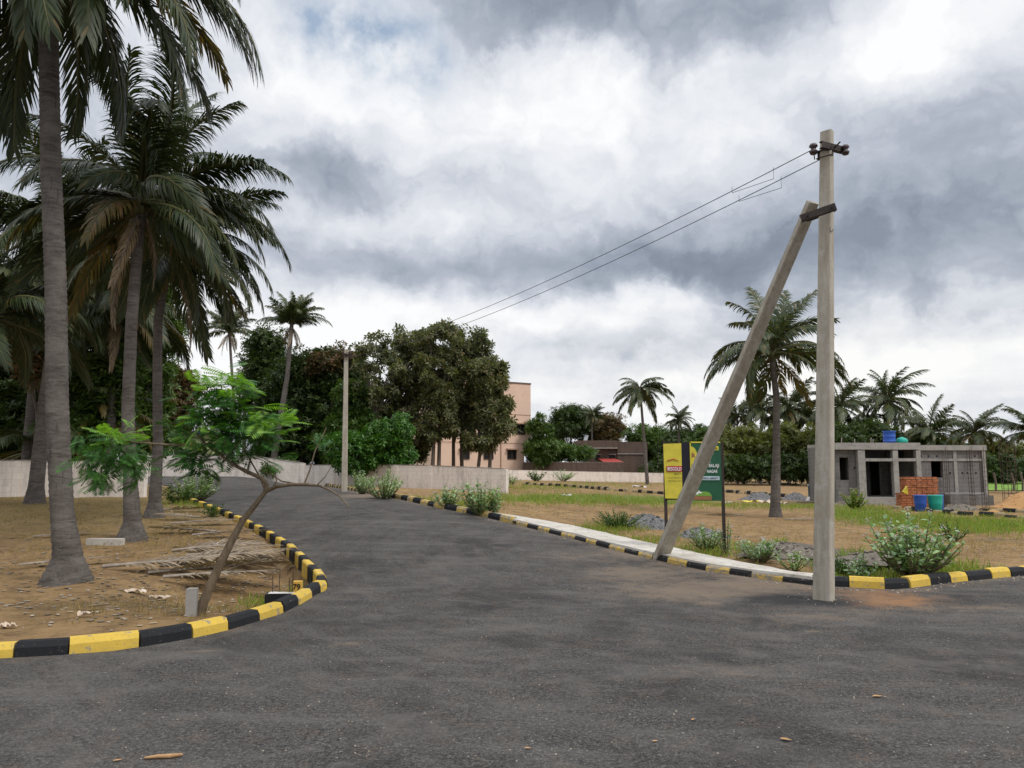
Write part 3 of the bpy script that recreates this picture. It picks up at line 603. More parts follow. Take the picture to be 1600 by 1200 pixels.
# lime green house at the road end
Yh = 56; k_ = Yh / F0
t = thing('green_house', (XH(262), Yh, gz(XH(262), Yh)), 'lime green house with a navy roof edge at the far left end of the road', 'house')
part(t, 'wall', 'lime', [bh(232, 318, 679, 735, 0, 6)]); part(t, 'parapet', 'navy', [bh(228, 322, 673.5, 678.6, -.25, 6.2)]); part(t, 'lean_to', 'tin', [bh(195, 231, 682, 735, .6, 5)])
part(t, 'lean_to_roof', 'concrete', [bh(188, 236, 677.5, 681, -.6, 5.4)]); part(t, 'door', 'dark', [bh(257, 264, 705, 728, -.06, .1)]); 
m2 = MB(); m2.tube([(XH(260), Yh - .12, ZH(694)), (XH(279), Yh - .12, ZH(684)), (XH(300), Yh - .12, ZH(684))], .09, 6); build(m2, 'stair_rail', M['coping'], t)
g_ = thing('gate', (XH(280), Yh - 1.2, gz(XH(280), Yh)), 'white corrugated gate in front of the lime green house', 'gate')
mb = MB(); [mb.box(*bh(265 + i * 2.8, 267.6 + i * 2.8, 709, 727, -1.2 - .04 * (i % 2), -1.14)) for i in range(11)]; build(mb, 'gate_sheet', M['white'], g_)
mb = MB(); mb.box(*bh(262.5, 264.6, 706, 733, -1.3, -1.1)); mb.box(*bh(296, 298, 706, 733, -1.3, -1.1)); build(mb, 'gate_post', M['coping'], g_)
for i, (x0, c, s) in enumerate(((258, 'insul', 'dark'), (266, 'oranged', 'yellow'), (273, 'white', 'white'), (281, 'pink', 'pink'), (289, 'bluep', 'blue'))):
    m2 = MB(); m2.box(*bh(x0, x0 + 5.2, 669.5, 674, -.32, -.27), jit=.02); o = build(m2, 'cloth', M[c], None, (XH(x0), Yh - .3, ZH(672)))
    tag(o, '%s cloth hung over the roof edge of the lime green house' % s, 'cloth', 'washing on the green house')

# ================================================================ HOUSE UNDER CONSTRUCTION
Yh = 38.0; k_ = Yh / F0
hx, hz = XH, ZH
t = thing('unfinished_house', (XH(1420), Yh, 0), 'grey concrete block house under construction with an open porch and bare roof slab', 'house')
part(t, 'left_wall', 'greyblock', [bh(1301, 1309, 703, 792, .0, .22), bh(1323, 1334, 703, 792, .0, .22), bh(1309, 1323, 703, 715, .0, .22), bh(1309, 1323, 750, 792, .0, .22)])
part(t, 'right_wall', 'greyblock', [bh(1430, 1451, 704, 792, .0, .22), bh(1451, 1469, 704, 719, .0, .22), bh(1451, 1469, 746, 792, .0, .22), bh(1469, 1534, 704, 792, .0, .22)])
part(t, 'porch_wall', 'greyblock', [bh(1334, 1352, 700, 792, 3.0, 3.2), bh(1352, 1392, 700, 720, 3.0, 3.2), bh(1362, 1380, 720, 790, 3.0, 3.2), bh(1392, 1432, 700, 720, 3.0, 3.2), bh(1418, 1432, 720, 790, 3.0, 3.2), bh(1352, 1362, 745, 790, 3.0, 3.2), bh(1380, 1396, 738, 790, 3.0, 3.2)])
for bx_ in [(((hx(1532.5)), Yh + 3.8, 1.4), (.22, 7.1, 2.9)), (((hx(1303)), Yh + 1.75, 1.4), (.2, 3.0, 2.9)), (((hx(1402)), Yh + 5.4, 1.4), (.2, 4.0, 2.9)), (((hx(1320)), Yh + 3.35, 1.4), (.95, .2, 2.9)), (((hx(1332)), Yh + 1.6, 1.4), (.2, 2.6, 2.9)), (((hx(1433)), Yh + 1.6, 1.4), (.2, 2.6, 2.9)), ((hx(1467), Yh + 7.5, 1.4), ((1536 - 1402) * k_, .2, 2.9))]: part(t, 'side_wall', 'greyblock', [bx_])
part(t, 'roof_slab', 'concrete', [bh(1300, 1431, 692.5, 703, -.33, 3.3), bh(1431.2, 1537, 696, 704, -.12, 7.8), bh(1402, 1431, 692.6, 703, 3.42, 7.8)])
part(t, 'beam', 'concrete', [bh(1336, 1432, 716.5, 721, -.28, -.05), bh(1430, 1534, 717, 720.5, -.05, .0), bh(1469, 1534, 769, 772, -.06, .0)])
for x0, x1, d in ((1334, 1345, -.30), (1388, 1396, -.30), (1424, 1431, -.30), (1486, 1491, -.04), (1530.3, 1535.2, -.085)):
    part(t, 'column', 'concrete', [bh(x0, x1, 704, 792, d, d + (.26 if d < -.1 else .035))])
part(t, 'dark_interior_panel', 'dark', [bh(1345.5, 1387.5, 703.5, 716, .9, 1.0), bh(1396.5, 1423.5, 703.5, 716, .9, 1.0)])  # near-black sheets painting the shaded porch interior between roof slab and beam
part(t, 'porch_floor', 'concrete', [bh(1336, 1430, 776, 792, -.45, 3.0)])
part(t, 'plinth', 'greyblock', [bh(1469, 1536, 773, 795, -.45, .0)])
for i, x in enumerate((1315, 1336, 1361, 1364)):
    m2 = MB(); m2.tube([(hx(x), Yh + .1, hz(694)), (hx(x + random.uniform(-.6, .6)), Yh + .1, hz(684 + i % 2 * 2))], .022, 5); build(m2, 'rebar_stub', M['coping'], t)
for i, (x, y) in enumerate(((1436, 713), (1448, 713), (1461, 713), (1487, 713), (1520, 713), (1480, 739), (1499, 739), (1507, 739), (1520, 739), (1332, 731))):
    m2 = MB(); m2.box((hx(x), Yh + .02, hz(y)), (.08, .06, .09)); build(m2, 'putlog_hole', M['dark'], t)
def tankmb(x, y0, y1, r, Y, prof):
    m2 = MB(); m2.lathe(((x - 800) * Y / F0, Y, CAMZ + (HOR - y1) * Y / F0), [(r * a, (y1 - y0) * Y / F0 * b) for a, b in prof], 24); return m2
Y2 = 40.0
o = (hx(1388.5) * Y2 / Yh, Y2, CAMZ + (HOR - 692) * Y2 / F0)
tag(build(tankmb(1388.5, 674, 692.3, .31, Y2, [(0, 0), (.92, 0), (.95, .1), (1, .12), (.96, .14), (.96, .5), (1, .52), (.96, .54), (.97, .92), (1.05, .93), (1.05, 1), (.9, 1), (.88, .9), (0, .88)]), 'water_drum', M['bluep'], None, o), 'blue plastic drum standing on the roof slab of the unfinished house', 'drum')
o = (hx(1408) * Y2 / Yh, Y2, CAMZ + (HOR - 692) * Y2 / F0)
tag(build(tankmb(1408, 684, 692.3, .28, Y2, [(0, 0), (1, 0), (1.02, .3), (.95, .6), (.75, .85), (.35, 1), (.2, 1.02), (.2, 1.12), (0, 1.13)]), 'water_tub', M['greenp'], None, o), 'round turquoise tub beside the blue drum on the unfinished roof', 'tub')
# bricks, drums and sand in front
Yb_ = 33.0
def fx_(px, Y=Yb_): return (px - 800) * Y / F0
def fz_(py, Y=Yb_): return CAMZ + (HOR - py) * Y / F0
mb = MB(); bw_, bh_ = .235, .115
rows = [(1412, 1462, 795, 770), (1419, 1462, 770, 746)]
z = 0
while z < fz_(746):
    py_ = HOR + (CAMZ - z) * F0 / Yb_; x0 = fx_(1408 + random.uniform(0, 2)) if py_ > 771 else fx_(1416 + random.uniform(0, 1.5)); x = x0
    while x < fx_(1461):
        for yy in (0, .26): mb.box((x + bw_ / 2, Yb_ + .5 + yy + random.uniform(-.02, .02), z + bh_ / 2), (bw_ - .016, .23, bh_ - .012), rot=random.uniform(-.03, .03))
        x += bw_
    z += bh_
tag(build(mb, 'brick_stack', M['redbrick'], None, (fx_(1436), Yb_ + .5, 0)), 'tall stack of orange bricks before the unfinished house', 'bricks')
for px_, c, lab, w_ in ((1431, 'bluep', 'deep blue plastic drum leaning by the brick stack', 19), (1454, 'greenp', 'turquoise plastic drum between two blue ones at the brick stack', 22), (1468, 'bluep', 'narrow blue drum half hidden behind the turquoise drum', 13)):
    r = w_ / 2 * 31.5 / F0; yy = 31.5 + (.35 if w_ == 13 else 0); m2 = MB()
    m2.lathe((fx_(px_, 31.5), yy, 0), [(0, 0), (r * .72, 0), (r * .78, .03), (r * .88, .28), (r * .91, .30), (r * .90, .33), (r * .99, .62), (r * 1.02, .65), (r * .93, .66), (r * .75, .06), (0, .05)], 22)
    tag(build(m2, 'plastic_drum', M[c], None, (fx_(px_, 31.5), yy, 0)), lab, 'drum', 'plastic drums by the bricks')
m2 = MB(); m2.add([(fx_(1407), 33.1, fz_(768)), (fx_(1414), 33.1, fz_(759)), (fx_(1417), 33.2, fz_(772)), (fx_(1409), 33.0, fz_(770)), (fx_(1407), 33.2, fz_(768)), (fx_(1414), 33.2, fz_(759)), (fx_(1417), 33.3, fz_(772)), (fx_(1409), 33.1, fz_(770))], [(0, 1, 2, 3), (7, 6, 5, 4), (0, 4, 5, 1), (1, 5, 6, 2), (2, 6, 7, 3), (3, 7, 4, 0)])
tag(build(m2, 'yellow_sack', M['signyellow'], None, (fx_(1411), 33.1, fz_(770))), 'folded yellow sack hanging on the left side of the brick stack', 'sack')
def heap(name, px, py, w_, h_, dpt, mat, label, cat, n=22, rough=.12, Y=None):
    q = ats(px, py) if Y is None else Vector(((px - 800) * Y / F0, Y, gz((px - 800) * Y / F0, Y)))
    m2 = MB(); r = random.Random(px); vs = [(q.x, q.y, q.z + h_)]
    for i in range(1, 8):
        f = i / 7
        for k in range(n):
            a = 2 * math.pi * k / n; j = 1 + r.uniform(-rough, rough)
            vs.append((q.x + w_ * f * j * math.cos(a), q.y + dpt * f * j * math.sin(a), q.z + h_ * (math.cos(f * math.pi) * .5 + .5) * (1 + r.uniform(-rough, rough)) - (.06 if i == 7 else 0)))
    m2.add(vs, [(0, 1 + k, 1 + (k + 1) % n) for k in range(n)] + [(1 + i * n + k, 1 + i * n + n + k, 1 + i * n + n + (k + 1) % n, 1 + i * n + (k + 1) % n) for i in range(6) for k in range(n)], 0, True)
    for _ in range(60):
        a, f = r.random() * 6.28, r.random() ** .7; m2.rock((q.x + w_ * 1.1 * f * math.cos(a), q.y + dpt * 1.1 * f * math.sin(a), q.z + h_ * (math.cos(min(f, 1) * math.pi) * .5 + .5) + .01), r.uniform(.02, .05) * min(1, w_))
    return tag(build(m2, name, M[mat], None, (q.x, q.y, q.z)), label, cat)
heap('sand_heap', 1610, 798, 2.2, .75, 1.4, 'sand', 'orange sand heap at the right edge of the photo beside the unfinished house', 'sand heap')
heap('gravel_heap', 1010, 822, .95, .33, .9, 'gravel', 'grey gravel heap behind the leaning strut, left of the sign', 'gravel heap')
heap('gravel_heap', 1095, 838, .85, .22, .7, 'gravel', 'flat grey gravel heap under the sign, right of the strut foot', 'gravel heap')
heap('gravel_heap', 1186, 781, 1.3, .42, .9, 'gravel', 'distant pale gravel heap left of the single palm trunk', 'gravel heap')
heap('gravel_heap', 1242, 781, 1.1, .42, .8, 'gravel', 'small pointed grey heap right of the single palm trunk', 'gravel heap')
heap('soil_heap', 1225, 878, .8, .17, .5, 'rubble', 'grey rubble heap along the pavement left of the tall pole', 'soil heap')
heap('soil_heap', 1390, 884, 1.1, .12, .5, 'rubble', 'long low mound of grey soil under the big milkweed bush', 'soil heap')
# reinforcement cages
def cage(px, Y, top, bot, w_, label, n=4):
    x = (px - 800) * Y / F0; z0, z1 = CAMZ + (HOR - bot) * Y / F0, CAMZ + (HOR - top) * Y / F0
    t = thing('rebar_cage', (x, Y, z0), label, 'rebar', 'standing reinforcement cages')
    for i in range(n):
        a = math.pi / 4 + i * 2 * math.pi / n; m2 = MB(); m2.tube([(x + w_ * math.cos(a), Y + w_ * math.sin(a), z0), (x + w_ * math.cos(a) + random.uniform(-.03, .03), Y + w_ * math.sin(a), z1 + random.uniform(-.25, .1))], .012, 5); build(m2, 'bar', M['rebar'], t)
    m2 = MB(); z = z0 + .15
    while z < z0 + (z1 - z0) * .72:
        c = [(x + w_ * math.cos(math.pi / 4 + i * math.pi / 2), Y + w_ * math.sin(math.pi / 4 + i * math.pi / 2), z) for i in range(4)]
        m2.tube(c + [c[0]], .008, 4); z += .2
    build(m2, 'stirrup', M['rebar'], t)
cage(1571, 34, 684, 783, .30, 'tallest reinforcement cage, standing against the green field', 6)
cage(1532, 35, 700, 797, .13, 'thin reinforcement cage at the right corner of the unfinished house')
cage(1512, 36, 701, 792, .10, 'thin reinforcement cage before the right part of the block wall')
cage(1473, 36, 699, 793, .12, 'thin reinforcement cage right of the dark window opening')
# fence posts of the field
for i, px_ in enumerate((1556, 1584, 1598)):
    q = at(px_, 767); m2 = MB(); m2.tube([(q.x, q.y, q.z - .2), (q.x + .05, q.y, q.z + .75), (q.x - .08, q.y, q.z + 1.5)], .09, 6, wob=.1)
    tag(build(m2, 'fence_post', M['bark'], None, (q.x, q.y, q.z)), ('dark wooden post at the paddy edge nearest the unfinished house', 'leaning wooden post at the paddy edge right of the tall rebar cage', 'wooden post of the paddy fence at the right edge of the photo')[i], 'post', 'posts of the paddy fence')
# blue pipe stub
q = ats(1266, 783); t = thing('water_pipe', q, 'short blue standing pipe with a white foot left of the tall pole', 'pipe')
m2 = MB(); m2.lathe(q, [(0, .25), (.085, .25), (.085, .80), (.10, .80), (.10, .86), (0, .87)], 14); build(m2, 'pipe_body', M['bluepipe'], t)
m2 = MB(); m2.lathe(q, [(.26, -.05), (.22, .1), (.12, .25), (0, .26)], 10); build(m2, 'foot', M['white'], t)
# ================================================================ POLES AND WIRES
def pole(base, top, w0, w1, side, label, group='concrete power poles'):
    t = thing('power_pole', base, label, 'pole', group)
    mb = MB(); d = (top - base).normalized(); mb.prism(base - d * .3, top, w0, w0 * .62, w1, w1 * .68, side, cham=.014)
    build(mb, 'pole_shaft', M['pole'], t); return t
b0 = at(1287, 937); top0 = P(1292, 206, b0.y + .15); side0 = Vector((1, -1.0, 0)).normalized()
t0 = pole(b0, top0, .235, .155, side0, 'tall tapered concrete pole at the kerb corner, with the strut bolted to it')
def onpole(py): 
    f = (937 - py) / (937 - 206.0); return P(1287 + 5 * f, py, b0.y + .15 * f)
def channel(a, b, w, tw, mi=0):
    """C section steel between two points"""
    m2 = MB(); a, b = Vector(a), Vector(b); d = (b - a).normalized(); up = Vector((0, 0, 1)); up = (up - d * d.z).normalized(); n = d.cross(up)
    for o, ww, tt in ((n * 0, w, tw), (up * (w / 2) - n * w * .28, tw, w * .55), (up * (-w / 2) - n * w * .28, tw, w * .55)):
        m2.prism(a + o, b + o, ww, tt, ww, tt, up)
    return m2
ca = onpole(233); 
m2 = channel(ca + Vector((-.13, -.16, .0)), ca + Vector((.25, .02, .0)), .085, .012)
arm = build(m2, 'crossarm', M['steel'], t0)
m2 = channel(ca + Vector((-.02, .0, -.07)) + side0 * .1, ca + Vector((-.02, 0, -.07)) - side0 * .11, .10, .012); m2.tube([ca + side0 * .12 + Vector((0, .1, 0)), ca + side0 * .12 - Vector((0, .14, 0))], .012, 6); build(m2, 'clamp', M['steel'], t0)
def insulator(parent, p, s=1.0):
    m2 = MB(); m2.lathe(p, [(0, -.06 * s), (.035 * s, -.06 * s), (.05 * s, -.03 * s), (.028 * s, -.01 * s), (.028 * s, .01 * s), (.05 * s, .03 * s), (.035 * s, .06 * s), (0, .06 * s)], 12); return build(m2, 'insulator', M['insul'], parent)
i1 = P(1271, 233, b0.y + .12); i2 = P(1284, 248, b0.y + .16) ; i3 = ca + Vector((.245, -.02, -.02))
insulator(t0, i1, 1.2); insulator(t0, i3, 1.1)
m2 = MB(); m2.tube([ca + Vector((-.09, .2, .03)), i1 + Vector((0, 0, .03))], .008, 5); m2.tube([ca + Vector((-.09, .2, -.06)), i1 - Vector((0, 0, .04))], .008, 5); build(m2, 'insulator_strap', M['steel'], t0)
m2 = MB(); ph = onpole(362) + Vector((.03, -.09, 0)); m2.tube([ph + Vector((.02 * math.cos(a), -.01, .03 * math.sin(a))) for a in np.linspace(1.9, 6.6, 9)], .004, 5); build(m2, 'wire_loop', M['wire'], t0)
sb = at(1031, 874); stp = P(1270, 316, b0.y + .30)
ts = thing('strut_pole', sb, 'leaning concrete strut bracing the tall pole, its foot on the pavement edge', 'strut')
m2 = MB(); d = (stp - sb).normalized(); m2.prism(sb - d * .12, stp, .245, .15, .155, .10, (1, .15, 0), cham=.012); build(m2, 'strut_shaft', M['pole'], ts)
cb_ = P(1279, 332, b0.y + .02)
m2 = channel(P(1251, 341, b0.y - .02), P(1306, 322, b0.y - .14), .085, .012); build(m2, 'joint_channel', M['steel'], t0)
m2 = channel(P(1258, 342, b0.y + .42), P(1304, 324, b0.y + .30), .085, .012); build(m2, 'joint_channel', M['steel'], t0)
for px_, py_ in ((1262, 337), (1300, 324)):
    m2 = MB(); m2.tube([P(px_, py_, b0.y - .15), P(px_, py_, b0.y + .45)], .012, 6); build(m2, 'bolt', M['steel'], t0)
bf = at(538, 768); tf = P(541, 546, bf.y); tF = pole(bf, tf, .24, .16, Vector((1, .1, 0)), 'distant concrete pole beside the far bend of the road, before the mango tree')
m2 = channel(P(534, 554, bf.y - .14), P(549, 555, bf.y - .14), .10, .014); build(m2, 'crossarm', M['steel'], tF)
for px_ in (536, 547): insulator(tF, P(px_, 551, bf.y - .12))
def wire(a, b, sag, label):
    a, b = Vector(a), Vector(b); n = 28; m2 = MB()
    m2.tube([a.lerp(b, i / n) - Vector((0, 0, 4 * sag * (i / n) * (1 - i / n))) for i in range(n + 1)], .0065, 5)
    # short hanging jumper near the pole
    q = a.lerp(b, .030) - Vector((0, 0, .012)); r = a.lerp(b, .065) - Vector((0, 0, .03)); m2.tube([q, q - Vector((0, 0, .17)), r - Vector((0, 0, .10)), r], .004, 4)
    return tag(build(m2, 'overhead_wire', M['wire'], None, a), label, 'wire', 'wires between the two poles')
wire(i1, P(541, 551, bf.y), .42, 'upper thin wire running from the tall pole to the distant pole')
wire(i2, P(540, 558, bf.y), .46, 'lower thin wire running from the tall pole to the distant pole')

# ================================================================ SIGN
sY = at(1128, 868).y; sx0, sx1 = (1037 - 800) * sY / F0, (1128 - 800) * sY / F0
def sz(py): return CAMZ + (HOR - py) * sY / F0 * 1.0
def sxx(px): return (px - 800) * sY / F0
zb = SZ(sxx(1083), sY)
t = thing('plot_sign', (sxx(1083), sY, zb), 'yellow and green billboard on two dark posts behind the leaning strut', 'sign')
for px_, dx in ((1038, 0), (1127, 0)):
    m2 = MB(); m2.box((sxx(px_), sY + .03, (sz(690) + zb - .3) / 2), (.055, .05, sz(690) - zb + .3)); build(m2, 'post', M['steel'], t)
m2 = MB(); [m2.box(((sxx(1040) + sxx(1125)) / 2, sY + .03, sz(p)), (sxx(1125) - sxx(1040), .03, .03)) for p in (693.5, 779)]; build(m2, 'crossbar', M['steel'], t)
def panel(name, mat, pts, d, par=None):
    m2 = MB(); n = len(pts); f = [(sxx(x), sY - d, sz(y)) for x, y in pts]; b_ = [(sxx(x), sY - d + .008, sz(y)) for x, y in pts]
    m2.add(f + b_, [tuple(range(n)), tuple(range(2 * n - 1, n - 1, -1))] + [(i, n + i, n + (i + 1) % n, (i + 1) % n) for i in range(n)])
    return sub(par, name, mat, m2) if par else build(m2, name, M[mat], t)
R4 = lambda x0, y0, x1, y1: [(x0, y1), (x1, y1), (x1, y0), (x0, y0)]
pg = panel('green_panel', 'signgreen', [(1077, 781), (1124.5, 782), (1124.5, 692), (1077, 692)], .02)
pl_ = panel('yellow_panel', 'signyellow', [(1036.5, 778), (1064, 778.5), (1063.5, 693), (1035.5, 694)], .02)
pk = panel('dark_panel', 'signblack', R4(1063.5, 692, 1076.5, 779), .02)
panel('panel_edge', 'signyellow', R4(1076.4, 691, 1078.2, 738), .032, pg); panel('top_edge', 'signyellow', R4(1077, 690.5, 1124, 692.6), .032, pg)
arc = [(1078 + 9.5 * math.cos(a), 712 + 14 * math.sin(a)) for a in np.linspace(math.pi / 2, -math.pi / 2, 14)]; panel('emblem_disc', 'signyellow', arc, .034, pg)
panel('emblem_figure', 'signbrown', [(1079, 716), (1081, 714), (1084.5, 715), (1083, 711), (1084, 708.5), (1081.5, 709.5), (1080, 706), (1079, 710)], .038, pg)
panel('yellow_tag', 'signyellow', R4(1104, 697.5, 1121, 704), .034, pg)
panel('grass_motif', 'signmid', [(1078, 774), (1108.5, 774.5), (1107, 771), (1104, 768.5), (1098, 767.3), (1090, 768), (1084, 767.5), (1079, 769)], .036, pg)
panel('soil_motif', 'signbrown', [(1079, 780), (1108, 780.5), (1108.6, 774.8), (1078, 774.3)], .035, pg)
panel('white_figures', 'signwhite', [(1084, 772), (1087, 772), (1088.5, 769.5), (1091, 770.5), (1094, 768.8), (1090, 767.4), (1088.5, 765.3), (1087.5, 768), (1085, 769)], .040, pg)
panel('pale_strip', 'signpale', [(1092, 750), (1120.5, 750), (1121.2, 749), (1121.2, 744.8), (1120.5, 744), (1092, 744)], .034, pg)
panel('red_block', 'signred', R4(1039.5, 728.3, 1063.3, 736.8), .034, pl_)
panel('roof_motif', 'signred', [(1040.5, 721), (1050, 718.2), (1058.5, 720.6), (1058.5, 719.9), (1050, 716.9), (1040.5, 720)], .034, pl_)
panel('grass_corner', 'signmid', [(1057, 778), (1064, 778.4), (1064, 767), (1060, 769.5), (1058, 773)], .034, pl_)
def text(par, name, s, px, py, h, mat, d=.046, wmax=None, align='LEFT', bold=.0):
    cu = bpy.data.curves.new(name, 'FONT'); cu.body = s; cu.size = 1; cu.align_x = align; cu.offset = bold
    ob = bpy.data.objects.new(name, cu); COL.objects.link(ob); dg = bpy.context.evaluated_depsgraph_get(); me = bpy.data.meshes.new_from_object(ob.evaluated_get(dg)); bpy.data.objects.remove(ob)
    co = np.array([v.co[:] for v in me.vertices]); k = h * sY / F0 / .70; kx = k
    if wmax: kx = wmax * sY / F0 / (co[:, 0].max() - co[:, 0].min())
    org = par.parent.location
    for v in me.vertices: x, y = v.co.x, v.co.y; v.co = (sxx(px) + x * kx - org.x, sY - d - org.y, sz(py) + y * k - org.z)
    me.materials.clear(); me.materials.append(M[mat]); return link(name, me, par)
text(pg, 'lettering', 'SRI BALAJI', 1095.5, 730, 5.0, 'signwhite', wmax=25, bold=.02); text(pg, 'lettering', 'NAGAR', 1101.5, 738.6, 4.6, 'signwhite', wmax=16.5, bold=.02)
text(pg, 'lettering', 'URBAN AMENITY', 1094, 748.4, 2.8, 'signblack', wmax=25.5, bold=.015); text(pg, 'lettering', 'TM', 1105, 723, 1.4, 'signwhite', wmax=3)
text(pl_, 'lettering', 'BESGOLD', 1040.5, 735.2, 5.2, 'signwhite', wmax=21.5, bold=.02); text(pl_, 'lettering', 'REALTY', 1051, 741.8, 2.6, 'signblack', wmax=11, bold=.01)
text(pl_, 'lettering', 'PLOTS FOR SALE', 1040.5, 747.5, 1.9, 'signblack', wmax=21); text(pl_, 'lettering', 'APPROVED LAYOUT', 1041, 752.3, 1.9, 'signblack', wmax=21.5)
text(pg, 'lettering', 'RERA', 1107, 702.6, 3.2, 'signblack', wmax=12, bold=.02)

# ================================================================ PALMS
def frond_mesh(name, e0, droop, L=1.0, nl=64, lw=.0085, ll=.25, seed=0, mats=None, hang=.9, drymix=False):
    r = np.random.default_rng(seed); n = 26; ts_ = np.linspace(0, 1, n); ang = R(e0) - R(droop) * ts_ ** 1.5
    dx, dz = np.cos(ang), np.sin(ang); xs = np.concatenate([[0], np.cumsum(dx[:-1])]) / (n - 1) * L; zs = np.concatenate([[0], np.cumsum(dz[:-1])]) / (n - 1) * L
    side = np.cumsum(r.normal(0, .0022, n)) * L
    V, Fq, Ft, mi, mt = [], [], [], [], []
    # rib: three sided tapered tube
    for i in range(n):
        w_ = (.017 * (1 - ts_[i]) ** .8 + .002) * L
        for a in (0, 2.1, 4.2): V.append((xs[i] - dz[i] * w_ * math.cos(a), side[i] + w_ * math.sin(a) * 1.2, zs[i] + dx[i] * w_ * math.cos(a)))
    for i in range(n - 1):
        for k in range(3): Fq.append((i * 3 + k, i * 3 + (k + 1) % 3, i * 3 + 3 + (k + 1) % 3, i * 3 + 3 + k)); mi.append(0)
    for j in range(nl):
        t_ = .14 + .86 * (j + .5) / nl
        for sgn in (-1, 1):
            if r.random() < .04: continue
            tt = min(.995, t_ + r.uniform(-.004, .004)); x = np.interp(tt, ts_, xs); z = np.interp(tt, ts_, zs); y = np.interp(tt, ts_, side); an = np.interp(tt, ts_, ang)
            T = np.array([math.cos(an), 0, math.sin(an)]); N = np.array([-math.sin(an), 0, math.cos(an)]); S = np.array([0, sgn, 0.])
            prof = min(1, (tt - .08) / .2) ** .7 * (1 - .62 * max(0, (tt - .45) / .55) ** 1.4)
            l_ = ll * L * prof * r.uniform(.85, 1.1); f = R(52 - 24 * tt + r.normal(0, 5)); up0 = R(14 + r.normal(0, 7))
            d = T * math.cos(f) + (S * math.cos(up0) + N * math.sin(up0)) * math.sin(f); p = np.array([x, y, z]); wv = T * math.sin(f) - S * math.cos(f) * .6; wv /= np.linalg.norm(wv)
            b = len(V); w_ = lw * L * r.uniform(.8, 1.2); pts = [p]; g = hang * r.uniform(.7, 1.3)
            for s in range(3):
                d = d + np.array([0, 0, -g * (.28 + .22 * s)]); d /= np.linalg.norm(d); p = p + d * l_ / 3; pts.append(p)
            for q, ww in zip(pts[:3], (.55, 1.0, .8)): V += [tuple(q - wv * w_ * ww), tuple(q + wv * w_ * ww)]
            V.append(tuple(pts[3])); Fq += [(b, b + 1, b + 3, b + 2), (b + 2, b + 3, b + 5, b + 4)]; mi += [1, 1]; Ft.append((b + 4, b + 5, b + 6)); mt.append(1)
    return mesh_np(name, np.array(V), [np.array(Fq), np.array(Ft)], mats, mi + mt)
PM = [M['rachis'], M['palm']]; PF = [M['rachis'], M['palmfar']]; PO = [M['rachis'], M['palmold']]; PD = [M['drywood'], M['dryleaf']]
EL = [84, 72, 60, 50, 40, 30, 20, 8, -6, -20, -35]
DR = [38, 52, 64, 74, 84, 86, 88, 84, 72, 56, 44]
near = [frond_mesh('frond', e, d + 4, 1, 92, .0056, .235, 10 + i, PM, .85) for i, (e, d) in enumerate(zip(EL, DR))]
far = [frond_mesh('frond', e, d, 1, 56, .0095, .25, 40 + i, PF, .8) for i, (e, d) in enumerate(zip(EL, DR))]
old = [frond_mesh('frond', e, d, 1, 46, .0075, .22, 70 + i, PO, .9) for i, (e, d) in enumerate(((-10, 60), (-35, 45), (8, 80)))]
deadh = frond_mesh('dead_frond', -55, 32, 1, 40, .006, .20, 90, PD, 1.2)
deadg = [frond_mesh('dead_frond', 3, 4, 1, 52, .0075, .24, 95 + i, PD, .22) for i in range(3)]
def trunk_mesh(pts, rad, ring=.085, seg=18):
    """pts/rad control -> ringed trunk, relative to pts[0]"""
    pts = np.array([tuple(p) for p in pts]); d = np.concatenate([[0], np.cumsum(np.linalg.norm(np.diff(pts, axis=0), axis=1))]); n = max(24, int(d[-1] / ring * 2)); s = np.linspace(0, d[-1], min(n, 260))
    C = np.stack([np.interp(s, d, pts[:, k]) for k in range(3)], 1)
    for _ in range(6): C[1:-1] = (C[:-2] + C[2:] + 2 * C[1:-1]) / 4
    r = np.interp(s, d, rad); V = []
    for i, (c, q) in enumerate(zip(C, r)):
        q *= 1 + (.035 if i % 2 else -.02) * (q < .35) + random.uniform(-.015, .015)
        for k in range(seg):
            a = 2 * math.pi * k / seg; qq = q * (1 + .05 * math.sin(a * 3 + 1 + s[i] * .4) + .03 * math.sin(a * 7) * math.exp(-s[i] * 2))
            V.append((c[0] + qq * math.cos(a) - pts[0][0], c[1] + qq * math.sin(a) - pts[0][1], c[2] - pts[0][2]))
    i = np.arange(len(C) - 1)[:, None] * seg; k = np.arange(seg)[None]; F = np.stack([i + k, i + (k + 1) % seg, i + seg + (k + 1) % seg, i + seg + k], -1).reshape(-1, 4)
    return mesh_np('trunk', np.array(V), F, [M['palm_bark']], smooth=True)
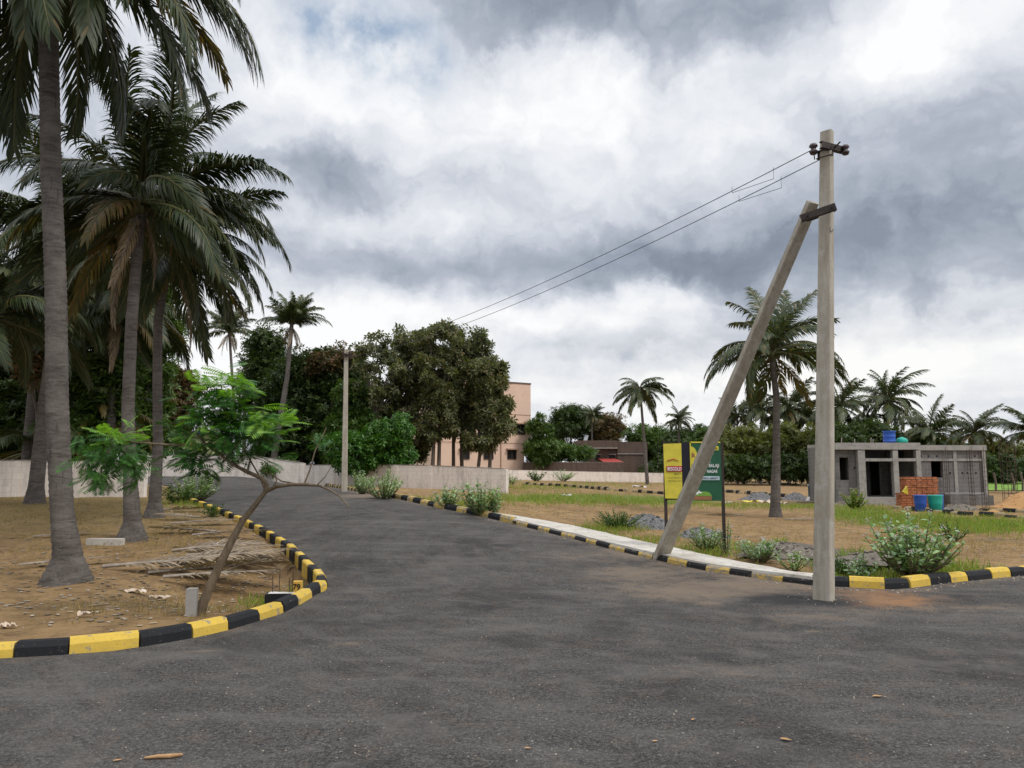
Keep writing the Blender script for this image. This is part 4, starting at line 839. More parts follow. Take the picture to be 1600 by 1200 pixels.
def palm(base, top, r0, r1, n, L, label, lib, group, lo=-25, hi=84, mid=None, flare=1.9, oldn=2, seed=0, az=None, deadn=0, rays_=None, nuts=True):
    r = random.Random(seed * 7 + 3); base, top = Vector(base), Vector(top); t = thing('coconut_palm', base, label, 'palm tree', group)
    ctl = [base - Vector((0, 0, .25)), base, base + (mid[0] - base) * .0 + Vector((0, 0, .35)) if mid else base.lerp(top, .06), *(mid or [base.lerp(top, .5)]), top]
    rr = [r0 * flare * 1.08, r0 * flare * .95, r0 * 1.25] + [r0 + (r1 - r0) * (k + 1) / (len(ctl) - 3) for k in range(len(ctl) - 3)]
    tm = trunk_mesh(ctl, rr); o = link('trunk', tm, t); o.location = (0, 0, -.25)
    loc = top - base
    def put(me, name, a, s, roll=0, tip=0, dz=0):
        f = link(name, me, t); f.location = loc + Vector((0, 0, dz)); f.rotation_euler = (roll, tip, a); f.scale = (s, s, s); return f
    if rays_:
        for (a, e, s) in rays_:
            k = min(range(len(EL)), key=lambda q: abs(EL[q] - e)); put(lib[k], 'frond', R(a), s * L, r.uniform(-.25, .25), R(EL[k] - e) * .7)
    for i in range(n):
        f = (i + .5) / n; e = hi + (lo - hi) * f ** .85; k = min(range(len(EL)), key=lambda q: abs(EL[q] - e))
        put(lib[k], 'frond', i * 2.39996 + (az or 0) + r.uniform(-.6, .6), L * r.uniform(.72, 1.12), r.uniform(-.7, .7), R(EL[k] - e) + r.uniform(-.22, .22), -.04 * i / n * L)
    for i in range(oldn): put(old[i % 3], 'frond', r.random() * 6.28, L * .85, r.uniform(-.3, .3), 0, -.1)
    for i in range(deadn): put(deadh, 'dead_frond', i * 2.2 + .7, L * r.uniform(.55, .8), r.uniform(-.5, .5), r.uniform(-.2, .3), -.15)
    if nuts:
        m2 = MB(); 
        for i in range(16):
            a = r.random() * 6.28; q = Vector((math.cos(a) * r.uniform(.12, .3), math.sin(a) * r.uniform(.12, .3), -r.uniform(.05, .4))) * (L / 4) * 1.0
            m2.lathe(loc + q, [(0, -.13 * L / 4), (.08 * L / 4, -.09 * L / 4), (.11 * L / 4, 0), (.08 * L / 4, .09 * L / 4), (0, .13 * L / 4)], 8)
        link('coconut_bunch', m2.mesh('coconut_bunch', M['rachis']), t)
        m2 = MB(); m2.lathe(loc, [(r1 * 1.0, -.5), (r1 * 1.5, -.1), (r1 * 1.3, .25), (r1 * .5, .6), (0, .7)], 10); link('crown_base', m2.mesh('crown_base', M['rachis']), t)
    return t
G1 = 'coconut palms on the left plot'; G2 = 'coconut palms across the open plots'; G3 = 'distant coconut palms'
def mids(L, Y): return [P(x, y, Y) for x, y in L]
b = ats(103, 917)
palm(b, P(92, -112, b.y), .150, .130, 24, 3.95, 'nearest coconut palm, thick ringed trunk rising out of the top left of the photo', near, G1, lo=-22, mid=mids([(97, 800), (90, 640), (88, 450), (80, 250), (76, 60)], b.y), seed=1, flare=2.35, oldn=3,
     rays_=[(5, -5, 1.0), (-12, 8, .95), (20, 0, .9), (-30, -20, .8), (175, -35, .85), (195, -20, .9), (215, -35, .8), (-65, -15, .7), (170, -42, .95), (150, -55, .9), (200, -50, .95), (128, -45, .9), (60, -45, .8), (-140, -55, .75), (95, -40, .8), (-20, -22, .95), (-42, -32, .9), (32, -30, .9), (-75, -44, .8), (-8, -34, .95)])
b = ats(205, 848)
palm(b, P(222, 312, b.y + .6), .130, .105, 34, 3.45, 'second coconut palm from the camera, its broad dark crown over the left plot', near, G1, lo=-30, mid=mids([(203, 740), (200, 640), (206, 500)], b.y), seed=2, flare=2.4, oldn=3, deadn=3, rays_=[(80, 84, 1.0), (60, 80, .95), (110, 80, .95), (0, 72, .9), (0, 20, .95), (10, 8, .9), (-8, -6, .8), (178, 15, .9)])
b = ats(240, 812)
palm(b, P(268, 385, b.y), .118, .10, 28, 3.2, 'third coconut palm of the row, slimmer trunk beside the wall end', near, G1, lo=-35, mid=mids([(247, 700), (246, 600), (247, 500)], b.y), seed=3, flare=2.3, deadn=3, rays_=[(0, 10, .95), (-15, -10, .9), (10, -25, .9)])
b = at(60, 770); q = P(100, 350, 22); palm((q.x - .3, 22, SZ(q.x, 22)), q, .16, .12, 34, 3.7, 'coconut palm standing behind the nearest trunk, its crown just left of the big one', near, G1, lo=-25, seed=4)
q = P(-15, 490, 21); palm((q.x - .2, 21, SZ(q.x, 21)), q, .16, .12, 34, 3.6, 'coconut palm with low dark drooping fronds at the left edge of the photo', near, G1, lo=-25, seed=5)
q = P(60, 470, 27); palm((q.x, 27, .8), q, .15, .11, 30, 3.7, 'coconut palm beyond the left wall, between the nearest trunk and the photo edge', near, G1, seed=6, nuts=False)
q = P(185, 470, 28); palm((q.x, 28, .8), q, .15, .11, 34, 3.9, 'coconut palm beyond the left wall, directly behind the second trunk', near, G1, seed=16, nuts=False, deadn=3)
q = P(60, 700, 27.5); palm((q.x, 27.5, .9), q, .17, .15, 16, 3.0, 'young coconut palm with low yellowing fronds just behind the left wall', old_lib := [old[2]] * 3 + [far[4]] * 3 + [old[0]] * 5, G1, seed=17, nuts=False, hi=70, lo=-10)
q = P(162, 640, 29); palm((q.x, 29, .9), q, .17, .15, 16, 2.8, 'young palm with pale hanging fronds behind the wall between first and second trunk', old_lib, G1, seed=18, nuts=False, hi=80, lo=0)
b = ats(1212, 808)
palm(b, P(1207, 548, b.y), .145, .085, 26, 2.95, 'single coconut palm standing on the open plot between strut and tall pole', far, G2, lo=-28, mid=mids([(1213, 700), (1213, 620), (1208, 580)], b.y), seed=8, flare=1.75,
     rays_=[(100, 84, .95), (70, 84, .9), (150, 72, .95), (20, 72, .95), (178, 12, 1.0), (165, 0, 1.0), (0, 15, 1.0), (-8, 0, 1.05), (120, 55, .95), (60, 60, .9)])
for i, (px_, py_, Y, L, bpx, lab, kw) in enumerate([
    (358, 518, 78, 3.2, 374, 'thin distant palm with upswept fronds left of the round green tree', dict(lo=20, hi=88, deadn=6, rays_=[(90, 84, 1.0), (170, 72, 1.0), (10, 72, 1.0)])),
    (456, 506, 47.6, 2.25, 424, 'slender leaning palm with a small dark head, left of the far pole', dict(lo=30, hi=88, deadn=9, rays_=[(90, 84, 1.0), (80, 84, .9), (170, 72, .95), (0, 30, 1.25), (10, 72, .9)])),
    (384, 592, 70, 1.9, 380, 'small distant palm between the two thin palms', dict(lo=-20, hi=70, n=20)),
    (1000, 606, 88, 4.0, 1011, 'mop headed palm with hanging fronds rising above the far tree line', dict(lo=-35, hi=50, n=30)),
    (1060, 662, 110, 2.8, 1062, 'small palm head in the tree line left of the sign', dict()),
    (1152, 655, 108, 4.0, 1152, 'palm at the left of the far grove, just right of the strut', dict()),
    (1190, 645, 104, 4.6, 1188, 'palm of the far grove seen left of the single palm trunk', dict()),
    (1232, 645, 102, 4.8, 1232, 'palm of the far grove seen right of the single palm trunk', dict()),
    (1262, 664, 104, 4.2, 1262, 'palm of the far grove touching the left side of the tall pole', dict()),
    (1312, 640, 88, 4.6, 1312, 'tall palm directly behind the left end of the unfinished house', dict()),
    (1340, 668, 90, 4.3, 1340, 'palm with low spread fronds above the porch of the unfinished house', dict(lo=-30, hi=50)),
    (1386, 630, 88, 5.0, 1390, 'tallest palm behind the unfinished house, above the blue roof drum', dict(lo=-35, n=32)),
    (1453, 682, 80, 4.0, 1453, 'palm whose crown opens right behind the roof slab, left of the last one', dict(lo=-15)),
    (1524, 680, 62, 2.8, 1524, 'palm with a bright central frond at the right corner of the unfinished roof', dict(lo=-15)),
    (1612, 680, 58, 3.2, 1612, 'palm cut off by the right edge of the photo', dict(lo=-20)),
    (925, 655, 125, 2.6, 925, 'small palm poking from the trees behind the brick house', dict())]):
    q = P(px_, py_ - (6 if i > 3 else 0), Y); bb = P(bpx, HOR, Y); n = kw.pop('n', 30)
    palm((bb.x, Y, gz(bb.x, Y)), q, .17, .12, n, L, lab, far, G3, seed=20 + i, oldn=1, nuts=False, flare=1.4, mid=[P((px_ * 2 + bpx) / 3 + (4 if i == 1 else 0), py_ + (HOR - py_) * .35, Y)], **kw)

# ================================================================ BROADLEAF TREES
LEAF = ([(0, 0, 0), (.5, .28, -.04), (1, 0, -.16), (.5, -.28, -.04)], [[(0, 1, 2, 3)]])
SPRIG_V, SPRIG_F = [], []
for k, (a, e, o) in enumerate(((0, 0, .25), (70, 10, .1), (-70, 5, .15), (140, 25, 0), (-140, 20, .05))):
    d = Vector((math.cos(R(a)) * math.cos(R(e)), math.sin(R(a)) * math.cos(R(e)), math.sin(R(e)))); s_ = Vector((-d.y, d.x, .3)).normalized(); q = Vector((o, 0, 0))
    SPRIG_V += [tuple(q), tuple(q + d * .5 + s_ * .2), tuple(q + d + Vector((0, 0, -.12))), tuple(q + d * .5 - s_ * .2)]; SPRIG_F.append((4 * k, 4 * k + 1, 4 * k + 2, 4 * k + 3))
def crown_cloud(blobs, nclump, per, clump, leaf, droop=.3, seed=0, shell=.55):
    r = np.random.default_rng(seed); w_ = np.array([b[1][0] * b[1][1] * b[1][2] for b in blobs]) ** .7; w_ /= w_.sum(); C = []
    for i in range(nclump):
        c, rad = blobs[r.choice(len(blobs), p=w_)]; d = r.normal(size=3); d /= np.linalg.norm(d); C.append(np.array(c) + d * np.array(rad) * (shell + (1 - shell) * r.random() ** .6) * r.uniform(.80, 1.17))
    C = np.array(C); sz_ = clump * r.uniform(.55, 1.4, nclump); idx = np.repeat(np.arange(nclump), r.poisson(per, nclump).clip(3))
    o = r.normal(size=(len(idx), 3)); o /= np.linalg.norm(o, axis=1, keepdims=True); rad = r.random(len(idx)) ** .5
    pos = C[idx] + o * (sz_[idx] * rad)[:, None] * np.array([1, 1, .75]); d = o + r.normal(0, .6, o.shape); d[:, 2] -= droop
    V, F = scatter_arr(SPRIG_V, [SPRIG_F], pos, d, leaf * r.uniform(.6, 1.3, len(idx)), roll=r.uniform(-.8, .8, len(idx))); return V, F, C
def tree(px, base_py, Y, blobs_px, label, mat, nclump=90, per=60, clump=.7, leaf=.22, trunks=None, group='broadleaf trees', droop=.3, seed=0, cat='tree', name='broadleaf_tree', depth=.8, shell=.5, tr=.16, limbs=9):
    x = (px - 800) * Y / F0; z = gz(x, Y) if base_py is None else CAMZ + (HOR - base_py) * Y / F0; t = thing(name, (x, Y, z), label, cat, group); k = Y / F0
    blobs = [((cx - px) * k, 0 + (dy * k if dy else 0), CAMZ + (HOR - cy) * k - z, rx_ * k, rz * k) for cx, cy, rx_, rz, dy in [(b + (0,))[:5] for b in blobs_px]]
    bl = [((a, b, c), (rx_, min(rx_, 3.2) * depth, rz)) for a, b, c, rx_, rz in blobs]
    V, F, C = crown_cloud(bl, nclump, per, clump, leaf, droop, seed + 5, shell)
    low = V[:, 2] < .05; V[low, 2] = .05 + np.abs(V[low, 2] % .3)
    link('crown', mesh_np('crown', V, F, [M[mat]]), t)
    rr = random.Random(seed); m2 = MB(); tops = trunks or [0]; cz = np.mean([b[2] for b in blobs])
    for tx in tops:
        top = Vector((tx * k * .6 + rr.uniform(-.2, .2), rr.uniform(-.3, .3), cz)); b_ = Vector((tx * k, rr.uniform(-.4, .4) if len(tops) > 1 else 0, -.3))
        m_ = b_.lerp(top, .5) + Vector((rr.uniform(-.2, .2), 0, 0)); m2.tube([b_, m_, top], [tr, tr * .75, tr * .5], 8, wob=.06)
        for _ in range(limbs):
            e = Vector(C[rr.randrange(len(C))]); s = b_.lerp(top, rr.uniform(.45, .95)); md = s.lerp(e, .5) + Vector((0, 0, rr.uniform(0, .5))); m2.tube([s, md, e], [tr * .42, tr * .25, tr * .08], 5)
    link('trunk', m2.mesh('trunk', M['bark']), t); return t
T = tree
# beyond the left wall
T(20, None, 31, [(10, 600, 95, 80), (40, 470, 70, 60), (-60, 560, 100, 140), (10, 680, 100, 45)], 'dark tree beyond the left wall at the photo edge', 'darkleaf', 260, 60, .8, .24, seed=1, group='dark trees beyond the left wall')
T(130, None, 32, [(120, 560, 70, 80), (165, 470, 70, 60), (120, 670, 90, 50), (60, 560, 50, 90)], 'dark tree beyond the left wall between the first and second palm trunks', 'darkleaf', 260, 60, .8, .24, seed=2, group='dark trees beyond the left wall')
T(215, None, 34, [(215, 600, 50, 70), (225, 500, 45, 60), (210, 680, 50, 45)], 'dark tree beyond the left wall behind the second and third palm trunks', 'midleaf', 170, 60, .7, .22, seed=3, group='dark trees beyond the left wall')
T(150, None, 28.5, [(150, 640, 45, 60), (170, 585, 40, 35), (120, 690, 50, 30)], 'greener bush with long leaves just behind the left wall', 'midleaf', 110, 50, .6, .26, seed=4, cat='bush', name='tall_bush', group='dark trees beyond the left wall')
T(275, None, 52, [(272, 635, 34, 45), (285, 605, 26, 22), (262, 600, 18, 26)], 'sparse brownish tree over the lime green house', 'brownleaf', 90, 36, .7, .26, seed=5, group='trees at the road end')
T(52, None, 26.2, [(45, 560, 26, 36), (70, 520, 26, 26), (20, 545, 26, 22)], 'slender pale stemmed sapling with large leaves in front of the dark trees at left', 'brownleaf', 26, 12, .45, .30, seed=6, tr=.07, limbs=12, cat='sapling', name='slender_tree', group='dark trees beyond the left wall')
# centre
T(408, None, 60, [(408, 545, 28, 32), (398, 590, 20, 34), (425, 580, 20, 40), (412, 640, 36, 50)], 'round headed green tree between the two thin palms', 'darkleaf', 120, 46, 1.0, .30, seed=7, trunks=[-5, 6], group='trees beyond the long wall')
T(490, None, 50, [(490, 600, 62, 50), (460, 660, 62, 66), (545, 620, 36, 50), (520, 590, 45, 40), (430, 690, 30, 40), (530, 690, 50, 45)], 'big dark tree mass behind the far pole, left of the teaks', 'darkleaf', 420, 60, .9, .27, seed=8, trunks=[-60, -20, 25], group='trees beyond the long wall')
T(520, None, 49, [(515, 565, 40, 18), (490, 575, 30, 16)], 'rusty brown topped tree head rising from the dark mass', 'brownleaf', 50, 50, .7, .25, seed=9, group='trees beyond the long wall')
T(548, None, 46, [(552, 640, 28, 50), (530, 690, 35, 40), (440, 735, 30, 8), (570, 668, 45, 24)], 'fresh green tree right behind the far pole', 'midleaf', 150, 52, .6, .24, seed=10, group='trees beyond the long wall')
T(600, None, 42, [(600, 695, 36, 36), (560, 705, 40, 28), (618, 672, 22, 20), (620, 715, 22, 16)], 'bright green mango tree leaning over the long wall', 'mango', 150, 60, .5, .24, seed=11, group='trees beyond the long wall', droop=.9)
TG = 'teak trees behind the long wall'
for i, (px_, lab, bl, tk) in enumerate([
    (590, 'sparse teak tree at the left of the stand, sky showing through', [(588, 545, 34, 24), (610, 590, 30, 40), (570, 590, 20, 30), (600, 640, 25, 30), (612, 690, 22, 26)], [0]),
    (640, 'tall teak tree left of the middle of the stand', [(640, 535, 32, 26), (640, 590, 34, 44), (622, 645, 26, 36), (650, 690, 30, 30)], [0]),
    (680, 'tallest teak tree in the middle of the stand', [(685, 528, 36, 24), (690, 585, 42, 50), (680, 655, 34, 36)], [-4, 6]),
    (715, 'dense teak tree right of the middle of the stand', [(730, 540, 32, 30), (728, 595, 40, 46), (722, 660, 34, 24)], [-6, 8]),
    (755, 'teak tree at the right of the stand before the pink building', [(762, 590, 26, 34), (768, 640, 26, 32), (782, 668, 20, 14), (750, 690, 30, 10)], [-12, 9])]):
    T(px_, None, 45 + i % 2 * 1.5, bl, lab, 'teak', 165 if i else 75, 20 if i else 15, .43, .265, seed=30 + i, trunks=tk, group=TG, droop=1.1, depth=.9, tr=.13, limbs=16, name='teak_tree')
# far row
FG = 'trees of the far row'
for i, a in enumerate([
    (845, 112, [(842, 672, 16, 24), (848, 705, 24, 22)], 'tree with a narrow head right beside the pink building', 'midleaf', 70, .9),
    (893, 135, [(893, 670, 38, 28), (885, 650, 22, 14), (905, 652, 22, 12)], 'large dark rounded tree behind the brick house', 'darkleaf', 170, 1.3),
    (860, 116, [(862, 706, 42, 14), (900, 708, 26, 10), (835, 712, 18, 12)], 'low green scrub before the dark rounded tree', 'midleaf', 120, .9),
    (948, 134, [(945, 675, 26, 20), (958, 662, 16, 14)], 'tree with mixed brown crown right of the dark rounded tree', 'brownleaf', 90, 1.2),
    (1012, 128, [(1018, 695, 34, 26), (1000, 680, 22, 16)], 'green tree under the mop headed palm', 'midleaf', 120, 1.2),
    (1060, 122, [(1060, 700, 36, 26), (1085, 685, 24, 20)], 'bushy tree behind the left half of the sign', 'darkleaf', 130, 1.2),
    (1110, 112, [(1110, 705, 36, 30), (1120, 685, 22, 14)], 'bushy tree behind the right half of the sign', 'midleaf', 130, 1.1),
    (1160, 98, [(1150, 706, 40, 36), (1180, 698, 30, 26)], 'broad olive tree right of the sign', 'olive', 150, 1.1),
    (1215, 96, [(1212, 705, 38, 36), (1240, 705, 30, 30)], 'broad olive tree behind the single palm trunk', 'olive', 150, 1.1),
    (1265, 94, [(1268, 708, 34, 34), (1285, 700, 26, 26)], 'broad olive tree left of the tall pole', 'olive', 140, 1.1),
    (1320, 84, [(1320, 700, 40, 34), (1360, 690, 36, 26)], 'dark tree filling the gap behind the left of the unfinished house', 'darkleaf', 150, 1.0),
    (1425, 84, [(1420, 700, 40, 20), (1470, 705, 40, 16)], 'dark tree showing over the roof of the unfinished house', 'darkleaf', 120, 1.0),
    (1555, 105, [(1552, 722, 30, 30), (1580, 722, 26, 24), (1600, 718, 26, 30)], 'olive tree right of the unfinished house beyond the paddy', 'olive', 170, 1.1),
    (1650, 108, [(1640, 722, 34, 30), (1690, 720, 40, 30)], 'olive tree beyond the paddy at the photo edge', 'olive', 120, 1.1)]):
    px_, Y, bl, lab, mt, nc, cl_ = a; T(px_, None, Y, bl, lab, mt, nc, 44, cl_, .40, seed=50 + i, group=FG, name='broadleaf_tree', tr=.2, limbs=6, depth=1.0)
# the dark undergrowth line under the grove
for i, (px_, Y) in enumerate(((1030, 118), (1150, 92), (1200, 91), (1250, 90), (1300, 90), (1550, 98), (1600, 98), (1650, 98), (1090, 100))):
    T(px_, None, Y, [(px_, 735, 32, 12), (px_ + 10, 728, 24, 14)], ('thicket behind the far wall left of the sign', 'thicket under the olive trees right of the sign', 'thicket under the olive trees behind the single palm', 'thicket under the olive trees left of the tall pole', 'thicket hidden mostly by the tall pole', 'thicket beyond the paddy by the house corner', 'thicket beyond the paddy behind the tall rebar cage', 'thicket beyond the paddy outside the right edge', 'thicket behind the right post of the sign')[i], 'darkleaf', 80, 40, 1.0, .36, seed=80 + i, group='dark thickets under the grove', cat='bush', name='thicket', tr=.1, depth=.6)

# ================================================================ FLAME TREE SAPLING
b = ats(308, 966); YB = b.y
t = thing('flame_tree_sapling', b, 'crooked feathery leaved sapling leaning over the kerb near the short stone post', 'sapling')
def br(L, r0, r1, y0=0.0, y1=0.0):
    n = len(L); return [P(x, y, YB + y0 + (y1 - y0) * i / (n - 1)) for i, (x, y) in enumerate(L)], [r0 + (r1 - r0) * i / (n - 1) for i in range(n)]
m2 = MB(); BR = [([(308, 975), (316, 945), (333, 905), (345, 880), (366, 838), (378, 815), (398, 790), (415, 768)], .060, .026, 0, 0),
    ([(415, 768), (417, 757), (410, 748), (386, 737), (372, 730), (352, 717), (338, 705), (322, 695)], .028, .014, 0, -.1),
    ([(415, 768), (432, 760), (455, 757), (480, 757), (500, 759), (518, 767), (530, 775), (545, 791)], .024, .005, 0, -.5),
    ([(322, 695), (300, 697), (262, 695), (225, 692), (198, 690)], .017, .007, -.1, -.3), ([(338, 705), (345, 680), (352, 650), (350, 625), (345, 600)], .016, .006, -.1, .1),
    ([(352, 717), (375, 690), (392, 670), (410, 655)], .014, .005, -.1, -.3), ([(322, 695), (305, 675), (312, 650)], .011, .005, -.1, 0), ([(386, 737), (392, 715), (400, 700)], .010, .004, 0, .2),
    ([(475, 757), (484, 735), (492, 705), (502, 685), (510, 668)], .010, .004, -.2, -.1), ([(470, 757), (440, 752), (425, 742), (405, 735)], .010, .004, -.2, .4), ([(495, 758), (508, 745), (520, 725)], .007, .003, -.3, -.3),
    ([(424, 765), (432, 752), (431, 742)], .010, .005, 0, 0), ([(528, 774), (534, 765)], .005, .003, -.4, -.4), ([(322, 695), (300, 712), (290, 735)], .010, .004, -.1, .1), ([(415, 768), (406, 745), (380, 700), (365, 672)], .012, .005, .1, .2)]
for L, r0, r1, y0, y1 in BR: p_, r_ = br(L, r0, r1, y0, y1); m2.tube(p_, r_, 9, wob=.07)
build(m2, 'trunk', M['limb'], t)
# bipinnate leaf template: 9 pairs of feathered side stalks
LV, LFq = [], []
def quad(a, b_, w_, up=(0, 0, 1)):
    a, b_ = Vector(a), Vector(b_); s = (b_ - a).cross(Vector(up)).normalized() * w_; o = len(LV); m_ = a.lerp(b_, .5); LV.extend([tuple(a), tuple(m_ + s), tuple(b_), tuple(m_ - s)]); LFq.append((o, o + 1, o + 2, o + 3))
quad((0, 0, 0), (.5, 0, .03), .006); quad((.5, 0, .03), (1, 0, -.16), .005)
for k in range(10):
    x = .14 + .085 * k; z = .03 - .22 * max(0, x - .4) ** 1.6 * 1.3
    for s in (-1, 1): l_ = .30 * math.sin(math.pi * (.18 + .75 * k / 10)) + .05; quad((x, 0, z), (x + l_ * .55, s * l_, z - .10 * l_ - .05), .034)
def leafset(name, anchors, n, L, mat, seed, droop=.5):
    r = np.random.default_rng(seed); pos, d = [], []
    for i in range(n):
        (x, y, sx, sy, Yo) = anchors[r.integers(len(anchors))]; o = r.normal(size=3) * .5; pos.append(P(x + r.normal() * sx, y + r.normal() * sy, YB + Yo + r.normal() * .16)); v = r.normal(size=3); v[2] = abs(v[2]) * .4 - droop + r.normal() * .3; d.append(v)
    V, F = scatter_arr(LV, [LFq], pos, d, L * r.uniform(.7, 1.2, n), roll=r.uniform(-.5, .5, n)); V -= np.array(b); link(name, mesh_np(name, V, F, [M[mat]]), t)
leafset('foliage', [(350, 665, 34, 22, 0), (325, 650, 18, 14, -.1), (385, 690, 22, 20, -.1), (400, 665, 18, 12, -.1), (350, 615, 13, 14, .05), (300, 715, 14, 14, 0), (360, 700, 26, 12, 0), (345, 640, 28, 18, .1)], 300, .29, 'delonix', 3, .55)
leafset('foliage', [(175, 705, 24, 13, -.3), (165, 690, 18, 10, -.3), (160, 735, 8, 14, -.3), (200, 712, 16, 9, -.25), (215, 720, 8, 12, -.25), (150, 710, 10, 10, -.3)], 120, .25, 'delonix', 4, .9)
leafset('young_foliage', [(330, 605, 18, 9, -.05), (395, 650, 22, 8, -.15), (365, 632, 20, 8, -.1), (310, 655, 14, 7, -.15), (420, 665, 14, 8, -.2), (380, 610, 12, 6, -.1), (300, 690, 10, 6, -.1), (345, 595, 16, 6, 0)], 80, .28, 'delonixnew', 5, .15)
leafset('young_foliage', [(165, 675, 14, 6, -.35), (195, 678, 8, 5, -.35), (185, 690, 14, 4, -.35)], 30, .22, 'delonixnew', 6, .0)
leafset('young_foliage', [(508, 680, 8, 6, -.1), (500, 695, 8, 6, -.1)], 7, .22, 'delonix', 8, .1)
m2 = MB(); [m2.rock(P(296 + random.uniform(-9, 9), 697 + random.uniform(-4, 3), YB - .15), .022, flat=.9) for _ in range(14)]; build(m2, 'blossom', M['orangefl'], t)

# ================================================================ MILKWEED AND OTHER PLANTS
OV = ([(0, 0, 0), (.45, .26, .05), (.8, .20, .02), (1, 0, -.08), (.8, -.20, .02), (.45, -.26, .05), (.5, 0, -.03)], [[(0, 6, 1), (0, 5, 6), (3, 6, 4), (3, 2, 6)], [(6, 2, 1, 1)]])
OVF = [[(0, 6, 1), (1, 6, 2), (2, 6, 3), (3, 6, 4), (4, 6, 5), (5, 6, 0)]]
def milkweed(px, py, hgt, wid, stems, label, leaf=.12, mat='calo', bloom=True, seed=0, name='milkweed_bush', group='pale green milkweed bushes', Y=None, cat='bush', lean=0):
    r = np.random.default_rng(seed + 11); q = ats(px, py); t = thing(name, q, label, cat, group); pos, d, sc2 = [], [], []; sm = MB(); fl = MB()
    for i in range(stems):
        a = r.random() * 6.28; out = wid * (r.random() ** .6); h = hgt * 1.08 * r.uniform(.5, 1.0) * (1 - .25 * (out / wid) ** 2); tip = Vector((math.cos(a) * out + lean * h, math.sin(a) * out, h)); m_ = tip * .5 + Vector((math.cos(a), math.sin(a), 0)) * out * .12; m_.z = h * .45
        b_ = Vector((math.cos(a), math.sin(a), 0)) * wid * .10; sm.tube([b_, m_, tip], [.016 * hgt + .004, .010 * hgt + .003, .004], 5)
        npair = max(4, int(h / (leaf * .50)))
        for k in range(npair):
            f = .10 + .90 * (k + .5) / npair; p = m_.lerp(tip, (f - .45) / .55) if f > .45 else b_.lerp(m_, f / .45); az_ = k * 1.57 + a
            for s in (0, math.pi):
                pos.append(tuple(p)); d.append((math.cos(az_ + s) + r.normal() * .2, math.sin(az_ + s) + r.normal() * .2, .55 + r.normal() * .3)); sc2.append(leaf * r.uniform(.7, 1.15) * (1 - .35 * max(0, f - .8) / .2))
        if bloom and r.random() < .55:
            for _ in range(5): fl.rock(tip + Vector(tuple(r.normal(size=3) * .022)) + Vector((0, 0, .02)), .013, flat=1)
    V, F = scatter_arr(OV[0], OVF, pos, d, sc2, roll=r.uniform(-.5, .5, len(pos)))
    link('foliage', mesh_np('foliage', V, F, [M[mat]]), t); link('stem', sm.mesh('stem', M['midleaf'] if mat != 'calo' else M['limb']), t)
    if bloom and fl.v: link('flower_cluster', fl.mesh('flower_cluster', M['bloom']), t)['kind'] = 'stuff'
MW = milkweed
MW(1425, 903, .98, .78, 58, 'largest milkweed bush, at the kerb right of the tall pole', .14, seed=1)
MW(1345, 905, .42, .25, 8, 'small milkweed side shoot between the tall pole and the largest bush', .10, seed=2)
MW(1190, 884, .42, .45, 26, 'silvery milkweed clump behind the pavement right of the sign post', .10, seed=3)
MW(1240, 893, .34, .35, 14, 'low straggling milkweed by the pavement left of the tall pole', .085, seed=4)
MW(1105, 862, .55, .45, 24, 'milkweed clump round the right foot of the sign', .095, seed=5)
MW(1135, 870, .85, .22, 5, 'thin tall weed climbing beside the right sign post', .07, seed=6)
MW(752, 806, 1.0, .62, 26, 'milkweed bush at the start of the concrete pavement', .15, seed=7)
MW(700, 795, .75, .50, 16, 'milkweed bush left of the pavement start, behind the striped kerb', .15, seed=8)
MW(775, 808, .85, .30, 8, 'slender milkweed stems right of the pavement start', .14, seed=9)
MW(600, 779, .95, .95, 34, 'wide shrub behind the striped kerb, right of the far pole', .11, 'calo', False, seed=10)
MW(565, 772, 1.0, .6, 22, 'shrub against the long wall just right of the far pole', .12, seed=11)
MW(492, 757, 1.1, .55, 22, 'shrub by the step in the wall left of the far pole', .12, seed=12)
MW(305, 783, .95, .85, 40, 'bushy shrub spilling over the far end of the left kerb', .13, 'calo', False, seed=13)
MW(277, 790, .6, .5, 20, 'darker shrub beside the third palm trunk at the kerb end', .13, 'midleaf', False, seed=14)
MW(967, 826, .50, .75, 50, 'feathery low green bush left of the gravel heap', .07, 'midleaf', False, seed=15, name='low_bush', group='low weeds on the plots')
MW(838, 752, 1.5, 1.3, 20, 'dark green shrub at the far wall by the pink building', .32, 'midleaf', False, seed=16, name='low_bush', group='low weeds on the plots')
MW(880, 752, 1.5, 1.8, 20, 'pale shrub along the far wall behind the green strip', .28, 'calo', False, seed=17, name='low_bush', group='low weeds on the plots')
MW(965, 752, 1.6, 1.8, 20, 'greyish shrub along the far wall left of the sign', .28, 'calo', False, seed=18, name='low_bush', group='low weeds on the plots')
MW(1335, 796, .85, .6, 22, 'bright green weed clump before the porch of the unfinished house', .14, 'grass', True, seed=19, name='low_bush', group='low weeds on the plots')
MW(1592, 792, .75, .4, 10, 'thin yellowish weed on the sand heap', .10, 'drygrass', False, seed=20, name='low_bush', group='low weeds on the plots')
MW(800, 757, .9, .9, 14, 'flowering shrub at the corner of the long wall', .2, 'calo', True, seed=21, name='low_bush', group='low weeds on the plots')
MW(1490, 845, .45, .4, 16, 'low dark weed on the open plot right of the largest milkweed', .08, 'midleaf', False, seed=22, name='low_bush', group='low weeds on the plots')
MW(335, 812, .35, .4, 16, 'low weed tuft behind the left striped kerb', .08, 'midleaf', False, seed=23, name='low_bush', group='low weeds on the plots')
MW(1325, 890, .38, .6, 30, 'dark grassy tuft in the hollow right of the tall pole', .08, 'midleaf', False, seed=24, name='low_bush', group='low weeds on the plots')
